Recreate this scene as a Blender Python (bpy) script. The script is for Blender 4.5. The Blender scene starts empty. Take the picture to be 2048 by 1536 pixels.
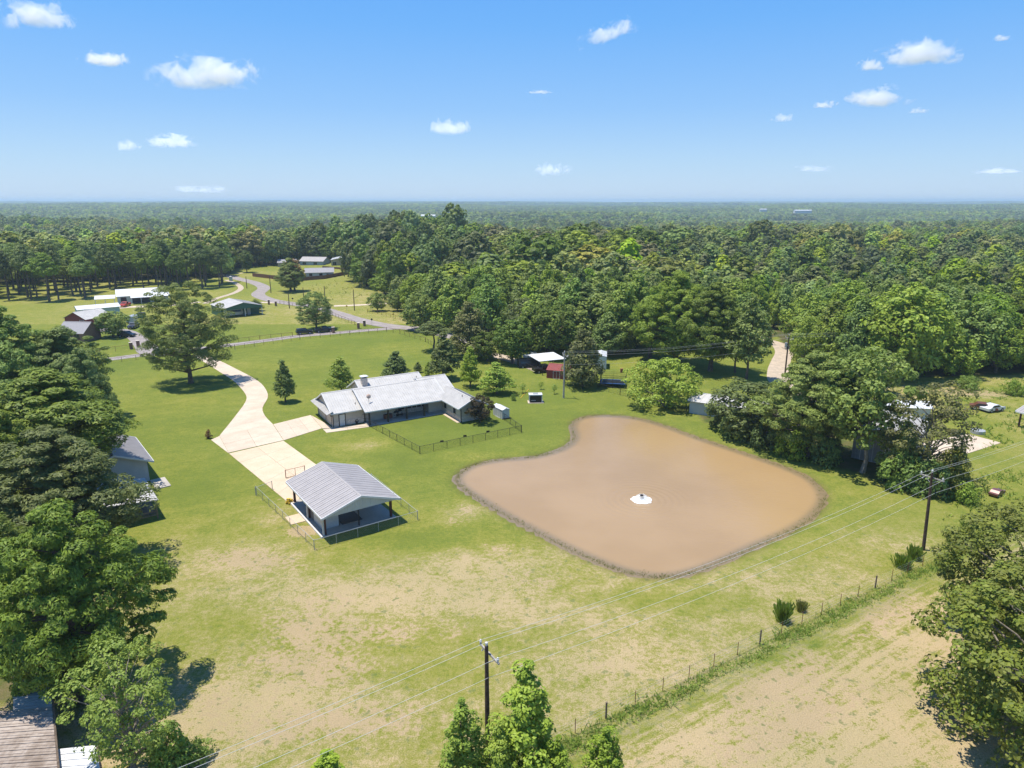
import bpy, math, random
import numpy as np
from mathutils import Vector, Matrix
rng = np.random.default_rng(7)
random.seed(7)
sc = bpy.context.scene
COL = sc.collection
R = math.radians

# ------------------------------------------------------------------ camera
F = 1365.0                       # focal length in pixels of the 2048 px wide photograph
TH = math.atan(366 / F)          # pitch below the horizon
H = 38.0                         # flying height of the drone
cam_d = bpy.data.cameras.new('camera'); cam = bpy.data.objects.new('camera', cam_d); COL.objects.link(cam)
cam_d.sensor_width = 36; cam_d.lens = 36 * F / 2048
cam.location = (0, 0, H); cam.rotation_euler = (math.pi / 2 - TH, 0, 0)
cam_d.clip_start = 0.5; cam_d.clip_end = 80000
sc.camera = cam
# ------------------------------------------------------------------ sky and sun
SUN_EL = 75.0
SHX, SHY = 0.985, -0.17          # direction in which shadows fall
world = bpy.data.worlds.new("World"); sc.world = world; world.use_nodes = True
wt = world.node_tree; wt.nodes.clear()
sky = wt.nodes.new('ShaderNodeTexSky'); sky.sky_type = 'NISHITA'; sky.sun_disc = False
sky.sun_elevation = R(SUN_EL); sky.sun_rotation = math.atan2(-SHX, -SHY)
sky.air_density = 1.0; sky.dust_density = 0.35; sky.ozone_density = 1.6; sky.altitude = 100
hs = wt.nodes.new('ShaderNodeHueSaturation'); hs.inputs['Saturation'].default_value = 1.12
bg = wt.nodes.new('ShaderNodeBackground'); bg.inputs['Strength'].default_value = 0.112
wo = wt.nodes.new('ShaderNodeOutputWorld')
tc = wt.nodes.new('ShaderNodeTexCoord'); sx = wt.nodes.new('ShaderNodeSeparateXYZ'); wt.links.new(tc.outputs['Generated'], sx.inputs[0])
wr = wt.nodes.new('ShaderNodeValToRGB'); wt.links.new(sx.outputs['Z'], wr.inputs[0]); we = wr.color_ramp.elements
we[0].position = 0.0; we[0].color = (0.52, 0.71, 0.96, 1); we[1].position = 1.0; we[1].color = (0.07, 0.24, 0.70, 1)
for p_, c_ in ((0.05, (0.42, 0.66, 0.96)), (0.12, (0.27, 0.55, 0.99)), (0.22, (0.15, 0.46, 1.0)), (0.34, (0.085, 0.37, 0.99))):
    e_ = we.new(p_); e_.color = (*c_, 1)
sc10 = wt.nodes.new('ShaderNodeVectorMath'); sc10.operation = 'SCALE'; sc10.inputs['Scale'].default_value = 6.4; wt.links.new(wr.outputs[0], sc10.inputs[0])
mxw = wt.nodes.new('ShaderNodeMix'); mxw.data_type = 'RGBA'; mxw.inputs[0].default_value = 0.82
wt.links.new(sky.outputs[0], hs.inputs['Color']); wt.links.new(hs.outputs[0], mxw.inputs[6]); wt.links.new(sc10.outputs[0], mxw.inputs[7])
wt.links.new(mxw.outputs[2], bg.inputs['Color']); wt.links.new(bg.outputs[0], wo.inputs['Surface'])
sun_d = bpy.data.lights.new('sun', 'SUN'); sun_d.energy = 4.8; sun_d.angle = R(0.55); sun_d.color = (1.0, 0.95, 0.86)
sun = bpy.data.objects.new('sun', sun_d); COL.objects.link(sun)
ce = math.cos(R(SUN_EL))
sdir = Vector((SHX * ce, SHY * ce, -math.sin(R(SUN_EL))))
sun.rotation_euler = sdir.to_track_quat('-Z', 'Y').to_euler(); sun.location = (0, 0, 200)
sc.view_settings.view_transform = 'Standard'; sc.view_settings.look = 'None'
sc.view_settings.exposure = 0.47; sc.view_settings.gamma = 1.0
try: sc.view_settings.use_curve_mapping = False
except Exception: pass
sc.render.engine = 'CYCLES'
cy = sc.cycles
cy.max_bounces = 6; cy.diffuse_bounces = 3; cy.glossy_bounces = 2; cy.transmission_bounces = 4; cy.transparent_max_bounces = 12
cy.volume_bounces = 5; cy.use_denoising = True; cy.volume_step_rate = 1.0; cy.volume_max_steps = 128
cy.caustics_reflective = False; cy.caustics_refractive = False
cy.use_adaptive_sampling = True; cy.adaptive_threshold = 0.015
try: cy.denoising_input_passes = 'RGB_ALBEDO_NORMAL'; cy.denoising_prefilter = 'ACCURATE'
except Exception: pass

# ------------------------------------------------------------------ survey: photo position -> place on the ground
def G(px, py, z=0.0):
    a = (px - 1024) / F; b = -(py - 768) / F
    dy = math.cos(TH) + b * math.sin(TH); dz = -math.sin(TH) + b * math.cos(TH)
    t = (z - H) / dz
    return Vector((a * t, dy * t, z))
def Zat(py, Y):
    b = -(py - 768) / F
    return H + (-math.sin(TH) + b * math.cos(TH)) * Y / (math.cos(TH) + b * math.sin(TH))
def depth(p): return p[1] * math.cos(TH) + (H - p[2]) * math.sin(TH)
def wid(npx, p): return npx / F * depth(p)
def proj(X, Y, Zz):
    d = Y * math.cos(TH) + (H - Zz) * math.sin(TH)
    u = (Zz - H) * math.cos(TH) + Y * math.sin(TH)
    return 1024 + F * X / d, 768 - F * u / d

# ------------------------------------------------------------------ object helpers
def tag(o, label=None, cat=None, group=None, kind=None):
    if label: o['label'] = label
    if cat: o['category'] = cat
    if group: o['group'] = group
    if kind: o['kind'] = kind
    return o
def empty(name, loc, rz=0.0, label=None, cat=None, group=None):
    o = bpy.data.objects.new(name, None); COL.objects.link(o); o.empty_display_size = 0.5
    o.location = loc; o.rotation_euler = (0, 0, rz)
    return tag(o, label, cat, group)
def link(name, mesh, parent=None):
    o = bpy.data.objects.new(name, mesh); COL.objects.link(o)
    if parent is not None: o.parent = parent
    return o
def copy_tree(o, parent=None):
    c = o.copy(); COL.objects.link(c)
    if parent is not None: c.parent = parent
    for ch in list(o.children): copy_tree(ch, c)
    return c
class MB:
    def __init__(s): s.v = []; s.f = []
    def add(s, vs, fs):
        n = len(s.v); s.v += [tuple(v) for v in vs]; s.f += [tuple(i + n for i in f) for f in fs]; return s
    def quad(s, a, b, c, d): return s.add([a, b, c, d], [(0, 1, 2, 3)])
    def tri(s, a, b, c): return s.add([a, b, c], [(0, 1, 2)])
    def box(s, x0, x1, y0, y1, z0, z1):
        return s.add([(x0, y0, z0), (x1, y0, z0), (x1, y1, z0), (x0, y1, z0), (x0, y0, z1), (x1, y0, z1), (x1, y1, z1), (x0, y1, z1)],
                     [(0, 3, 2, 1), (4, 5, 6, 7), (0, 1, 5, 4), (1, 2, 6, 5), (2, 3, 7, 6), (3, 0, 4, 7)])
    def cbox(s, c, sx, sy, sz, rz=0.0):
        co, si = math.cos(rz), math.sin(rz); vs = []
        for dz in (0, sz):
            for dx, dy in ((-1, -1), (1, -1), (1, 1), (-1, 1)):
                x, y = dx * sx / 2, dy * sy / 2
                vs.append((c[0] + x * co - y * si, c[1] + x * si + y * co, c[2] + dz))
        return s.add(vs, [(0, 3, 2, 1), (4, 5, 6, 7), (0, 1, 5, 4), (1, 2, 6, 5), (2, 3, 7, 6), (3, 0, 4, 7)])
    def prism(s, poly, z0, z1):
        n = len(poly)
        return s.add([(p[0], p[1], z0) for p in poly] + [(p[0], p[1], z1) for p in poly],
                     [tuple(range(n - 1, -1, -1)), tuple(range(n, 2 * n))] + [(i, (i + 1) % n, n + (i + 1) % n, n + i) for i in range(n)])
    def slab(s, quad, t):   # a flat piece with thickness t below its upper face
        q = [Vector(p) for p in quad]; nrm = (q[1] - q[0]).cross(q[2] - q[1]).normalized()
        if nrm.z < 0: nrm = -nrm
        lo = [p - nrm * t for p in q]; n = len(q)
        return s.add(q + lo, [tuple(range(n)), tuple(range(2 * n - 1, n - 1, -1))] + [(i, n + i, n + (i + 1) % n, (i + 1) % n) for i in range(n)])
    def tube(s, pts, rad, n=6, caps=True):
        pts = [Vector(p) for p in pts]
        if not hasattr(rad, '__len__'): rad = [rad] * len(pts)
        base = len(s.v); up = Vector((0, 0, 1))
        for i, p in enumerate(pts):
            d = (pts[min(i + 1, len(pts) - 1)] - pts[max(i - 1, 0)]).normalized()
            u = d.cross(up if abs(d.z) < 0.9 else Vector((1, 0, 0))).normalized(); w = d.cross(u)
            for k in range(n):
                a = 2 * math.pi * k / n
                s.v.append(tuple(p + (u * math.cos(a) + w * math.sin(a)) * rad[i]))
        for i in range(len(pts) - 1):
            for k in range(n):
                a = base + i * n + k; b = base + i * n + (k + 1) % n
                s.f.append((a, b, b + n, a + n))
        if caps:
            s.f.append(tuple(base + k for k in range(n - 1, -1, -1))); e = base + (len(pts) - 1) * n
            s.f.append(tuple(e + k for k in range(n)))
        return s
    def dome(s, c, rx, ry, rz, n=10, m=5, z0=0.0):
        base = len(s.v)
        for j in range(m):
            ph = z0 + (math.pi / 2 - z0) * j / m
            for k in range(n):
                a = 2 * math.pi * k / n
                s.v.append((c[0] + rx * math.cos(a) * math.cos(ph), c[1] + ry * math.sin(a) * math.cos(ph), c[2] + rz * math.sin(ph)))
        s.v.append((c[0], c[1], c[2] + rz))
        for j in range(m - 1):
            for k in range(n):
                a = base + j * n + k; b = base + j * n + (k + 1) % n
                s.f.append((a, b, b + n, a + n))
        for k in range(n): s.f.append((base + (m - 1) * n + k, base + (m - 1) * n + (k + 1) % n, base + m * n))
        return s
    def mesh(s, name, mat):
        me = bpy.data.meshes.new(name); me.from_pydata(s.v, [], s.f)
        if mat: me.materials.append(mat)
        me.update(); return me
    def build(s, name, mat, parent=None, smooth=False):
        me = s.mesh(name, mat)
        if smooth: me.shade_smooth()
        return link(name, me, parent)
def np_mesh(name, V, Q, mat, tri=False):
    k = 3 if tri else 4
    me = bpy.data.meshes.new(name)
    me.vertices.add(len(V)); me.vertices.foreach_set('co', np.asarray(V, np.float32).ravel())
    me.loops.add(len(Q) * k); me.loops.foreach_set('vertex_index', np.asarray(Q, np.int32).ravel())
    me.polygons.add(len(Q)); me.polygons.foreach_set('loop_start', np.arange(0, len(Q) * k, k, dtype=np.int32))
    me.update(calc_edges=True)
    if mat: me.materials.append(mat)
    return me

# ------------------------------------------------------------------ materials
class NT:
    def __init__(s, name):
        s.m = bpy.data.materials.new(name); s.m.use_nodes = True; s.t = s.m.node_tree; s.t.nodes.clear()
        s.out = s.t.nodes.new('ShaderNodeOutputMaterial')
    def n(s, typ, **kw):
        nd = s.t.nodes.new(typ)
        for k, v in kw.items(): setattr(nd, k, v)
        return nd
    def l(s, a, b): s.t.links.new(a, b)
    def noise(s, scale, detail=4, vec=None, rough=0.55, dist=0.0):
        nd = s.n('ShaderNodeTexNoise'); nd.inputs['Scale'].default_value = scale; nd.inputs['Detail'].default_value = detail
        nd.inputs['Roughness'].default_value = rough; nd.inputs['Distortion'].default_value = dist
        if vec is not None: s.l(vec, nd.inputs['Vector'])
        return nd.outputs['Fac']
    def ramp(s, fac, a, b, lo=0.0, hi=1.0):
        nd = s.n('ShaderNodeMapRange'); s.l(fac, nd.inputs[0]); nd.interpolation_type = 'SMOOTHSTEP'
        for i, v in enumerate((a, b, lo, hi)): nd.inputs[i + 1].default_value = v
        return nd.outputs[0]
    def mix(s, fac, a, b, mode='MIX'):
        nd = s.n('ShaderNodeMix', data_type='RGBA', blend_type=mode)
        if isinstance(fac, (int, float)): nd.inputs[0].default_value = fac
        else: s.l(fac, nd.inputs[0])
        for i, c in ((6, a), (7, b)):
            if isinstance(c, (tuple, list)): nd.inputs[i].default_value = (*c, 1)
            else: s.l(c, nd.inputs[i])
        return nd.outputs[2]
    def math(s, op, a, b=None):
        nd = s.n('ShaderNodeMath', operation=op)
        for i, v in ((0, a), (1, b)):
            if v is None: continue
            if isinstance(v, (int, float)): nd.inputs[i].default_value = v
            else: s.l(v, nd.inputs[i])
        return nd.outputs[0]
    def attr(s, name):
        nd = s.n('ShaderNodeAttribute', attribute_name=name); return nd.outputs['Fac']
    def pos(s): return s.n('ShaderNodeNewGeometry').outputs['Position']
    def objc(s): return s.n('ShaderNodeTexCoord').outputs['Object']
    def scale(s, vec, sx, sy, sz, rz=0.0):
        if rz:
            n0 = s.n('ShaderNodeMapping'); s.l(vec, n0.inputs[0]); n0.inputs['Rotation'].default_value = (0, 0, rz); vec = n0.outputs[0]
        nd = s.n('ShaderNodeMapping'); s.l(vec, nd.inputs[0]); nd.inputs['Scale'].default_value = (sx, sy, sz)
        return nd.outputs[0]
    def bsdf(s, col, rough=0.8, metal=0.0, spec=0.3, bump=None, bstr=0.3, bdist=0.05):
        p = s.n('ShaderNodeBsdfPrincipled')
        if isinstance(col, (tuple, list)): p.inputs['Base Color'].default_value = (*col, 1)
        else: s.l(col, p.inputs['Base Color'])
        if isinstance(rough, (int, float)): p.inputs['Roughness'].default_value = rough
        else: s.l(rough, p.inputs['Roughness'])
        p.inputs['Metallic'].default_value = metal; p.inputs['Specular IOR Level'].default_value = spec
        if bump is not None:
            b = s.n('ShaderNodeBump'); b.inputs['Strength'].default_value = bstr; b.inputs['Distance'].default_value = bdist
            s.l(bump, b.inputs['Height']); s.l(b.outputs[0], p.inputs['Normal'])
        s.l(p.outputs[0], s.out.inputs['Surface']); return p
def mat_plain(name, col, rough=0.7, metal=0.0, spec=0.35, var=0.25, scale=3.0, bump=0.15):
    t = NT(name); v = t.objc(); a = t.noise(scale, 5, v); b = t.noise(scale * 9, 3, v)
    dark = tuple(c * (1 - var) for c in col); lite = tuple(min(1, c * (1 + var * 0.6)) for c in col)
    c = t.mix(t.ramp(a, 0.3, 0.7), dark, lite); c = t.mix(t.ramp(b, 0.35, 0.75, 0, 0.35), c, dark)
    t.bsdf(c, rough, metal, spec, b, bump, 0.02); return t.m
def leaf_mat(name, dark, lite, third=None, trans=0.38, k=1.42, vary=1.0):
    dark = tuple(x * k * w for x, w in zip(dark, (.99, 1.04, .66))); lite = tuple(x * k * w for x, w in zip(lite, (.99, 1.04, .66)))
    t = NT(name); g = t.n('ShaderNodeNewGeometry'); oi = t.n('ShaderNodeObjectInfo')
    c = t.mix(t.ramp(g.outputs['Random Per Island'], 0.1, 0.95), dark, lite)
    big = t.noise(0.55, 3, t.objc())
    c = t.mix(t.ramp(big, 0.38, 0.66, 0, 0.55), c, lite if third is None else third)
    h = t.n('ShaderNodeHueSaturation'); t.l(c, h.inputs['Color'])
    t.l(t.ramp(oi.outputs['Random'], 0, 1, 0.5 - 0.026 * vary, 0.5 + 0.003 * vary), h.inputs['Hue'])
    rv = t.math('FRACT', t.math('MULTIPLY', oi.outputs['Random'], 7.31))
    t.l(t.ramp(rv, 0, 1, 1 - 0.28 * vary, 1 + 0.32 * vary), h.inputs['Value'])
    t.l(t.ramp(t.math('FRACT', t.math('MULTIPLY', oi.outputs['Random'], 3.7)), 0, 1, 1 - 0.14 * vary, 1 + 0.08 * vary), h.inputs['Saturation'])
    p = t.n('ShaderNodeBsdfPrincipled'); t.l(h.outputs[0], p.inputs['Base Color']); p.inputs['Roughness'].default_value = 0.55; p.inputs['Specular IOR Level'].default_value = 0.28
    tr = t.n('ShaderNodeBsdfTranslucent'); t.l(t.mix(0.5, h.outputs[0], (0.14, 0.20, 0.02)), tr.inputs['Color'])
    mx = t.n('ShaderNodeMixShader'); mx.inputs[0].default_value = trans
    t.l(p.outputs[0], mx.inputs[1]); t.l(tr.outputs[0], mx.inputs[2]); t.l(mx.outputs[0], t.out.inputs['Surface'])
    return t.m
# ------------------------------------------------------------------ terrain
POND = [(1143,850),(1160,836),(1195,831),(1240,832),(1290,840),(1340,855),(1400,877),(1470,900),(1530,920),(1580,938),(1622,958),(1645,980),(1650,1004),(1628,1034),(1583,1064),(1520,1092),(1450,1124),(1390,1146),(1335,1156),(1280,1152),(1220,1135),(1150,1105),(1080,1070),(1010,1032),(958,1000),(925,978),(911,960),(921,944),(950,929),(1000,919),(1060,914),(1100,905),(1130,893),(1147,875)]
def catmull(P, closed=True, n=4):
    out = []; m = len(P)
    rngi = range(m) if closed else range(m - 1)
    for i in rngi:
        p0 = P[(i - 1) % m] if closed or i > 0 else P[0]; p1 = P[i]; p2 = P[(i + 1) % m]; p3 = P[(i + 2) % m] if closed or i + 2 < m else P[-1]
        for k in range(n):
            t = k / n
            out.append(tuple(0.5 * ((2 * b) + (-a + c) * t + (2 * a - 5 * b + 4 * c - d) * t * t + (-a + 3 * b - 3 * c + d) * t ** 3) for a, b, c, d in zip(p0, p1, p2, p3)))
    if not closed: out.append(tuple(P[-1]))
    return out
pond_w = [(p.x, p.y) for p in (G(x, y, -0.3) for x, y in POND)]
pond_c = catmull(pond_w, True, 4)
def inside(poly, X, Y):
    P = np.asarray(poly); res = np.zeros(X.shape, bool)
    x0, y0 = P[:, 0], P[:, 1]; x1, y1 = np.roll(x0, -1), np.roll(y0, -1)
    for a, b, c, d in zip(x0, y0, x1, y1):
        if b == d: continue
        res ^= ((b > Y) != (d > Y)) & (X < (c - a) * (Y - b) / (d - b) + a)
    return res
def seg_dist(poly, X, Y, closed=True):
    P = np.asarray(poly); D = np.full(X.shape, 1e9)
    n = len(P)
    for i in range(n if closed else n - 1):
        a = P[i]; b = P[(i + 1) % n]; d = b - a; L = max(1e-9, d @ d)
        t = np.clip(((X - a[0]) * d[0] + (Y - a[1]) * d[1]) / L, 0, 1)
        D = np.minimum(D, np.hypot(X - a[0] - t * d[0], Y - a[1] - t * d[1]))
    return D
def sstep(a, b, x):
    t = np.clip((x - a) / (b - a), 0, 1); return t * t * (3 - 2 * t)
def vnoise(x, y, s, seed=0):
    x = x / s; y = y / s; xi = np.floor(x).astype(np.int64); yi = np.floor(y).astype(np.int64); fx = x - xi; fy = y - yi
    fx = fx * fx * (3 - 2 * fx); fy = fy * fy * (3 - 2 * fy)
    def h(a, b):
        n = (a * 374761393 + b * 668265263 + seed * 982451653) & 0x7fffffff
        n = ((n ^ (n >> 13)) * 1274126177) & 0x7fffffff
        return ((n ^ (n >> 16)) & 0xffff) / 65535.0
    return (h(xi, yi) * (1 - fx) + h(xi + 1, yi) * fx) * (1 - fy) + (h(xi, yi + 1) * (1 - fx) + h(xi + 1, yi + 1) * fx) * fy
def hills(X, Y):
    r = np.hypot(X, Y)
    z = np.zeros_like(X)
    z += sstep(520, 1300, r) * ((vnoise(X, Y, 1000, 1) - 0.6) * 26 + (vnoise(X, Y, 330, 2) - 0.5) * 12)
    z -= 15.0 * sstep(400, 850, r) * (1 - sstep(1900, 3200, r))
    z += 11.0 * np.exp(-((X + 78) / 55.0) ** 2 - ((Y - 500) / 60.0) ** 2)          # wooded knoll
    z += 7.0 * np.exp(-((X - 330) / 190.0) ** 2 - ((Y - 760) / 150.0) ** 2)
    z += 9.0 * sstep(2600, 3600, Y - 0.35 * X) * sstep(120, -260, X - 0.0 * Y + 250 - (Y - 3000) * 0.10)
    z += sstep(7000, 11000, r) * 8
    return z
def terr(X, Y, pond=True):
    X = np.asarray(X, float); Y = np.asarray(Y, float)
    z = hills(X, Y)
    if pond:
        near = (X > -40) & (X < 90) & (Y > 40) & (Y < 160)
        if near.any():
            xs, ys = X[near], Y[near]
            d = seg_dist(pond_c, xs, ys); ins = inside(pond_c, xs, ys)
            sd = np.where(ins, d, -d)
            z2 = np.where(sd > 0, -0.3 - 0.5 * np.minimum(sd, 2.0), -0.3 * (1 - sstep(0, 3.2, -sd)))
            z = z.copy(); z[near] = z[near] + z2
    return z
def tz(x, y): return float(terr(np.array([x]), np.array([y]))[0])

# grassland / woodland outlines surveyed from the photograph
def WP(pts): return [(p.x, p.y) for p in (G(x, y) for x, y in pts)]
WOOD = WP([(-900,660),(-300,630),(0,600),(120,604),(240,586),(330,580),(440,572),(462,556),(470,534),(700,528),(704,566),(780,572),(800,552),(925,548),(930,528),(1000,532),(1040,570),(1060,600),(1180,640),(1290,668),(1380,700),(1480,705),(1555,672),(1580,712),(1640,742),(1760,762),(1880,752),(2048,748),(2600,760)]) + [(9000, 1500), (13500, 13500), (-13500, 13500), (-9000, 1500)]
GAPS = [WP(g) for g in ([(1012,528),(1048,530),(1052,512),(1040,497),(1022,497)], [(860,478),(905,476),(900,471),(865,472)], [(255,474),(290,474),(288,470),(258,470)], [(1290,462),(1330,462),(1330,459),(1290,459)],
        [(780,449),(850,450),(850,446),(785,446)], [(880,441),(935,442),(930,437),(885,438)], [(1500,430),(1640,430),(1640,427),(1500,427)], [(2030,528),(2060,540),(2070,505),(2040,500)], [(1815,520),(1890,522),(1880,514),(1830,513)])]
NEIGH = WP([(738,600),(760,556),(930,552),(1010,548),(1060,600),(1290,668),(1290,705),(1150,700),(1000,700),(880,655),(800,630)])   # wooded yards across the lane

def spaced(lo, hi, step, far, gr):
    a = list(np.arange(lo, hi + 1e-6, step)); s = step; x = hi; up = []
    while x < far: s *= gr; x += s; up.append(x)
    return a, up
xa, xu = spaced(-125, 125, 1.15, 14500, 1.07)
ya, yu = spaced(18, 215, 1.15, 14500, 1.055)
xs = np.array([-v for v in reversed(xu)] + xa + xu)
s = 1.15; y = 18.0; yd = []
while y > -400: s *= 1.25; y -= s; yd.append(y)
ys = np.array(list(reversed(yd)) + ya + yu)
GX, GY = np.meshgrid(xs, ys); nx, ny = len(xs), len(ys)
gx, gy = GX.ravel(), GY.ravel()
gz = terr(gx, gy)
idx = np.arange(nx * ny).reshape(ny, nx)
Q = np.stack([idx[:-1, :-1], idx[:-1, 1:], idx[1:, 1:], idx[1:, :-1]], -1).reshape(-1, 4)

def blob(px, py, rx, ry, amp=1.0):   # patch on the ground, radii in metres
    c = G(px, py); return amp * np.exp(-((gx - c.x) / rx) ** 2 - ((gy - c.y) / ry) ** 2)
# how dry the turf is: lush by the house, straw coloured towards the viewer
dry = 0.22 + 0.40 * sstep(84, 56, gy + 0.06 * gx) + 0.15 * sstep(0, 60, gx) * sstep(110, 60, gy)
for b in ((500,1120,9,4,.45),(620,1190,9,5,.35),(930,1020,4,3,.5),(820,1180,10,5,.25),(1080,1240,10,5,.3),(1200,1320,6,3,.35),(930,910,5,2,.2),(740,890,4,2.5,.45),(700,932,4,2,.3),(1480,1180,10,4,.25),(1790,1080,8,3,.25),(470,1420,7,4,.4),(330,1480,6,4,.3),(620,1400,7,4,.3),(980,1120,9,3.5,.32),(560,1030,2.5,4,.35)): dry += blob(*b)
for b in ((640,1130,5,2.5,-.3),(840,1080,8,3,-.3),(500,1240,4,2,-.25),(1120,1290,9,3,-.35),(1250,1200,8,2,-.3),(1420,1200,9,3,-.25),(920,1350,9,3,-.2),(400,980,6,9,-.1),(330,1300,4,6,-.2),(1000,850,14,6,-.12),(980,1260,5,2,-.3),(450,840,7,5,-.1)): dry += blob(*b)
fence_a, fence_b = G(1085, 1498), G(1955, 1078)
fd = (fence_b - fence_a); fn = Vector((fd.y, -fd.x, 0)).normalized()      # points to the hay field side
side = (gx - fence_a.x) * fn.x + (gy - fence_a.y) * fn.y
along = ((gx - fence_a.x) * fd.x + (gy - fence_a.y) * fd.y) / fd.length
hay = sstep(0.6, 2.2, side) * sstep(150, 110, gy)
dry = np.where(hay > 0.5, 1.08 - 0.46 * sstep(7, 2, side) + 0.1 * (vnoise(gx, gy, 7, 3) - 0.5), dry)
weedy = np.exp(-((side - 1.3) / 1.3) ** 2) * sstep(150, 120, gy) * sstep(-60, -20, gx)
yard = inside(WP([(1560,770),(1700,775),(2048,748),(2400,760),(2400,1100),(1990,1010),(1860,900),(1700,860)]), gx, gy)
dry = np.where(yard, 0.46 + 0.5 * (vnoise(gx, gy, 9, 5) - 0.5), dry)
dry = np.where(gy > 215, 0.30 + 0.28 * vnoise(gx, gy, 40, 6), dry)
dry = dry + 0.22 * (vnoise(gx, gy, 16, 8) - 0.5) + 0.14 * (vnoise(gx, gy, 5, 9) - 0.5)
soil = np.zeros_like(gx)
for b in ((470,1112,5,2.2,.75),(545,1130,5,2,.6),(640,1200,5,3,.55),(560,1310,6,3,.5),(660,1345,5,2.5,.6),(930,1018,2.2,2,.6),(915,1045,2,1.5,.5),(990,1100,6,2.2,.45),(1040,1150,7,2.2,.4),(1110,1180,6,2,.35),(760,1440,7,3,.5),(520,1460,8,3,.5),(400,1400,4,2,.4),(1190,1330,4,2,.45),(590,1250,5,2,.5),(700,1270,5,2,.4),(860,1260,6,2.4,.45),(740,885,2.5,1.6,.35),(598,1062,1.6,1.4,.9),(620,1062,2.2,1.2,.8),(553,1000,1.5,1.5,.4),(1660,1200,8,3,.3),(1480,1440,8,3,.4),(1620,1380,8,3,.35),(1900,780,9,5,.6),(1985,790,10,4,.5),(1790,950,5,1.6,.6)): soil += blob(*b)
soil += 0.5 * np.where(hay > 0.5, sstep(0.52, 0.85, vnoise(gx * 0.8 + gy * 0.2, gy * 1.8 - gx, 5, 12)), 0)
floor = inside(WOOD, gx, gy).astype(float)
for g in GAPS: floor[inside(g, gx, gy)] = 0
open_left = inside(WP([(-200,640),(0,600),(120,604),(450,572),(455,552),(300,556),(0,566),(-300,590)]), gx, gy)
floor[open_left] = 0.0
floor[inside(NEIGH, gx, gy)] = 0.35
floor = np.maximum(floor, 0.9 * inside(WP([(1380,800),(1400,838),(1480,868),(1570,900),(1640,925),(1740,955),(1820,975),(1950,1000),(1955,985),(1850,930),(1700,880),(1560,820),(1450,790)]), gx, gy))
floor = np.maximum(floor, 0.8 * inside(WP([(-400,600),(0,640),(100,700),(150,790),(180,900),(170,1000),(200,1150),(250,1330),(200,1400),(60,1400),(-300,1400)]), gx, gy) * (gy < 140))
near = (gx > -40) & (gx < 90) & (gy > 40) & (gy < 160)
bank = np.zeros_like(gx); dpo = seg_dist(pond_c, gx[near], gy[near]); bank[near] = np.exp(-(dpo / 0.6) ** 2) * (0.5 + 0.7 * vnoise(gx[near], gy[near], 4, 77))
gme = np_mesh('ground', np.stack([gx, gy, gz], -1), Q, None)
for nm, arr in (('dry', dry), ('soil', soil), ('floor', floor), ('bank', bank), ('weedy', weedy), ('hay', hay)):
    a = gme.attributes.new(nm, 'FLOAT', 'POINT'); a.data.foreach_set('value', arr.astype(np.float32))
t = NT('turf'); P = t.pos()
n1 = t.noise(0.45, 6, P, 0.62); n2 = t.noise(2.2, 5, P, 0.65); n3 = t.noise(9.0, 4, P, 0.7); nb = t.noise(0.06, 4, P)
stretch = t.noise(1.6, 5, t.scale(P, 0.12, 1.0, 1.0, -math.atan2(fd.y, fd.x)), 0.6)
mow = t.noise(0.55, 3, t.scale(P, 0.10, 1.0, 1.0, R(-25)), 0.5)
amp = t.math('ADD', 0.22, t.math('MULTIPLY', t.attr('dry'), 1.1))
dr = t.math('ADD', t.attr('dry'), t.math('MULTIPLY', t.math('MULTIPLY', t.math('SUBTRACT', n1, 0.5), 1.3), amp))
dr = t.math('ADD', dr, t.math('MULTIPLY', t.math('MULTIPLY', t.math('SUBTRACT', n2, 0.5), 1.7), amp))
dr = t.math('ADD', dr, t.math('MULTIPLY', t.math('MULTIPLY', t.math('SUBTRACT', n3, 0.5), 1.3), amp))
dr = t.math('ADD', dr, t.math('MULTIPLY', t.math('SUBTRACT', mow, 0.5), 0.22))
dr = t.math('ADD', dr, t.math('MULTIPLY', t.math('MULTIPLY', t.math('SUBTRACT', stretch, 0.5), t.attr('hay')), 2.4))
cr = t.n('ShaderNodeValToRGB'); t.l(dr, cr.inputs[0]); el = cr.color_ramp.elements
el[0].position = 0.0; el[0].color = (0.126, 0.158, 0.026, 1); el[1].position = 1.0; el[1].color = (0.47, 0.355, 0.20, 1)
for p, c in ((0.22, (0.172, 0.198, 0.032)), (0.42, (0.242, 0.238, 0.045)), (0.62, (0.295, 0.264, 0.08)), (0.82, (0.38, 0.31, 0.14))):
    e = el.new(p); e.color = (*c, 1)
c = cr.outputs[0]
so = t.math('ADD', t.attr('soil'), t.math('MULTIPLY', t.math('SUBTRACT', n1, 0.5), 1.0))
so = t.math('ADD', so, t.math('MULTIPLY', t.math('SUBTRACT', n2, 0.5), 1.7))
c = t.mix(t.math('MULTIPLY', t.ramp(so, 0.42, 0.72), 0.8), c, (0.46, 0.33, 0.205))
tuft = t.noise(1.1, 3, P, 0.6)
c = t.mix(t.math('MULTIPLY', t.ramp(tuft, 0.60, 0.68), t.ramp(t.attr('dry'), 0.35, 0.6, 0, 0.6)), c, (0.095, 0.15, 0.035))
c = t.mix(t.math('MULTIPLY', t.attr('weedy'), t.ramp(n2, 0.35, 0.7, 0, .8)), c, (0.10, 0.155, 0.035))
c = t.mix(t.math('MULTIPLY', t.attr('bank'), t.ramp(n2, 0.30, 0.58, 0.25, 0.95)), c, (0.13, 0.095, 0.045))
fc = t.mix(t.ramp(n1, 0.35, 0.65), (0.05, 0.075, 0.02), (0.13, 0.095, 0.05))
c = t.mix(t.math('MULTIPLY', t.attr('floor'), t.ramp(n1, 0.25, 0.5, 0.75, 1.0)), c, fc)
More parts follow.
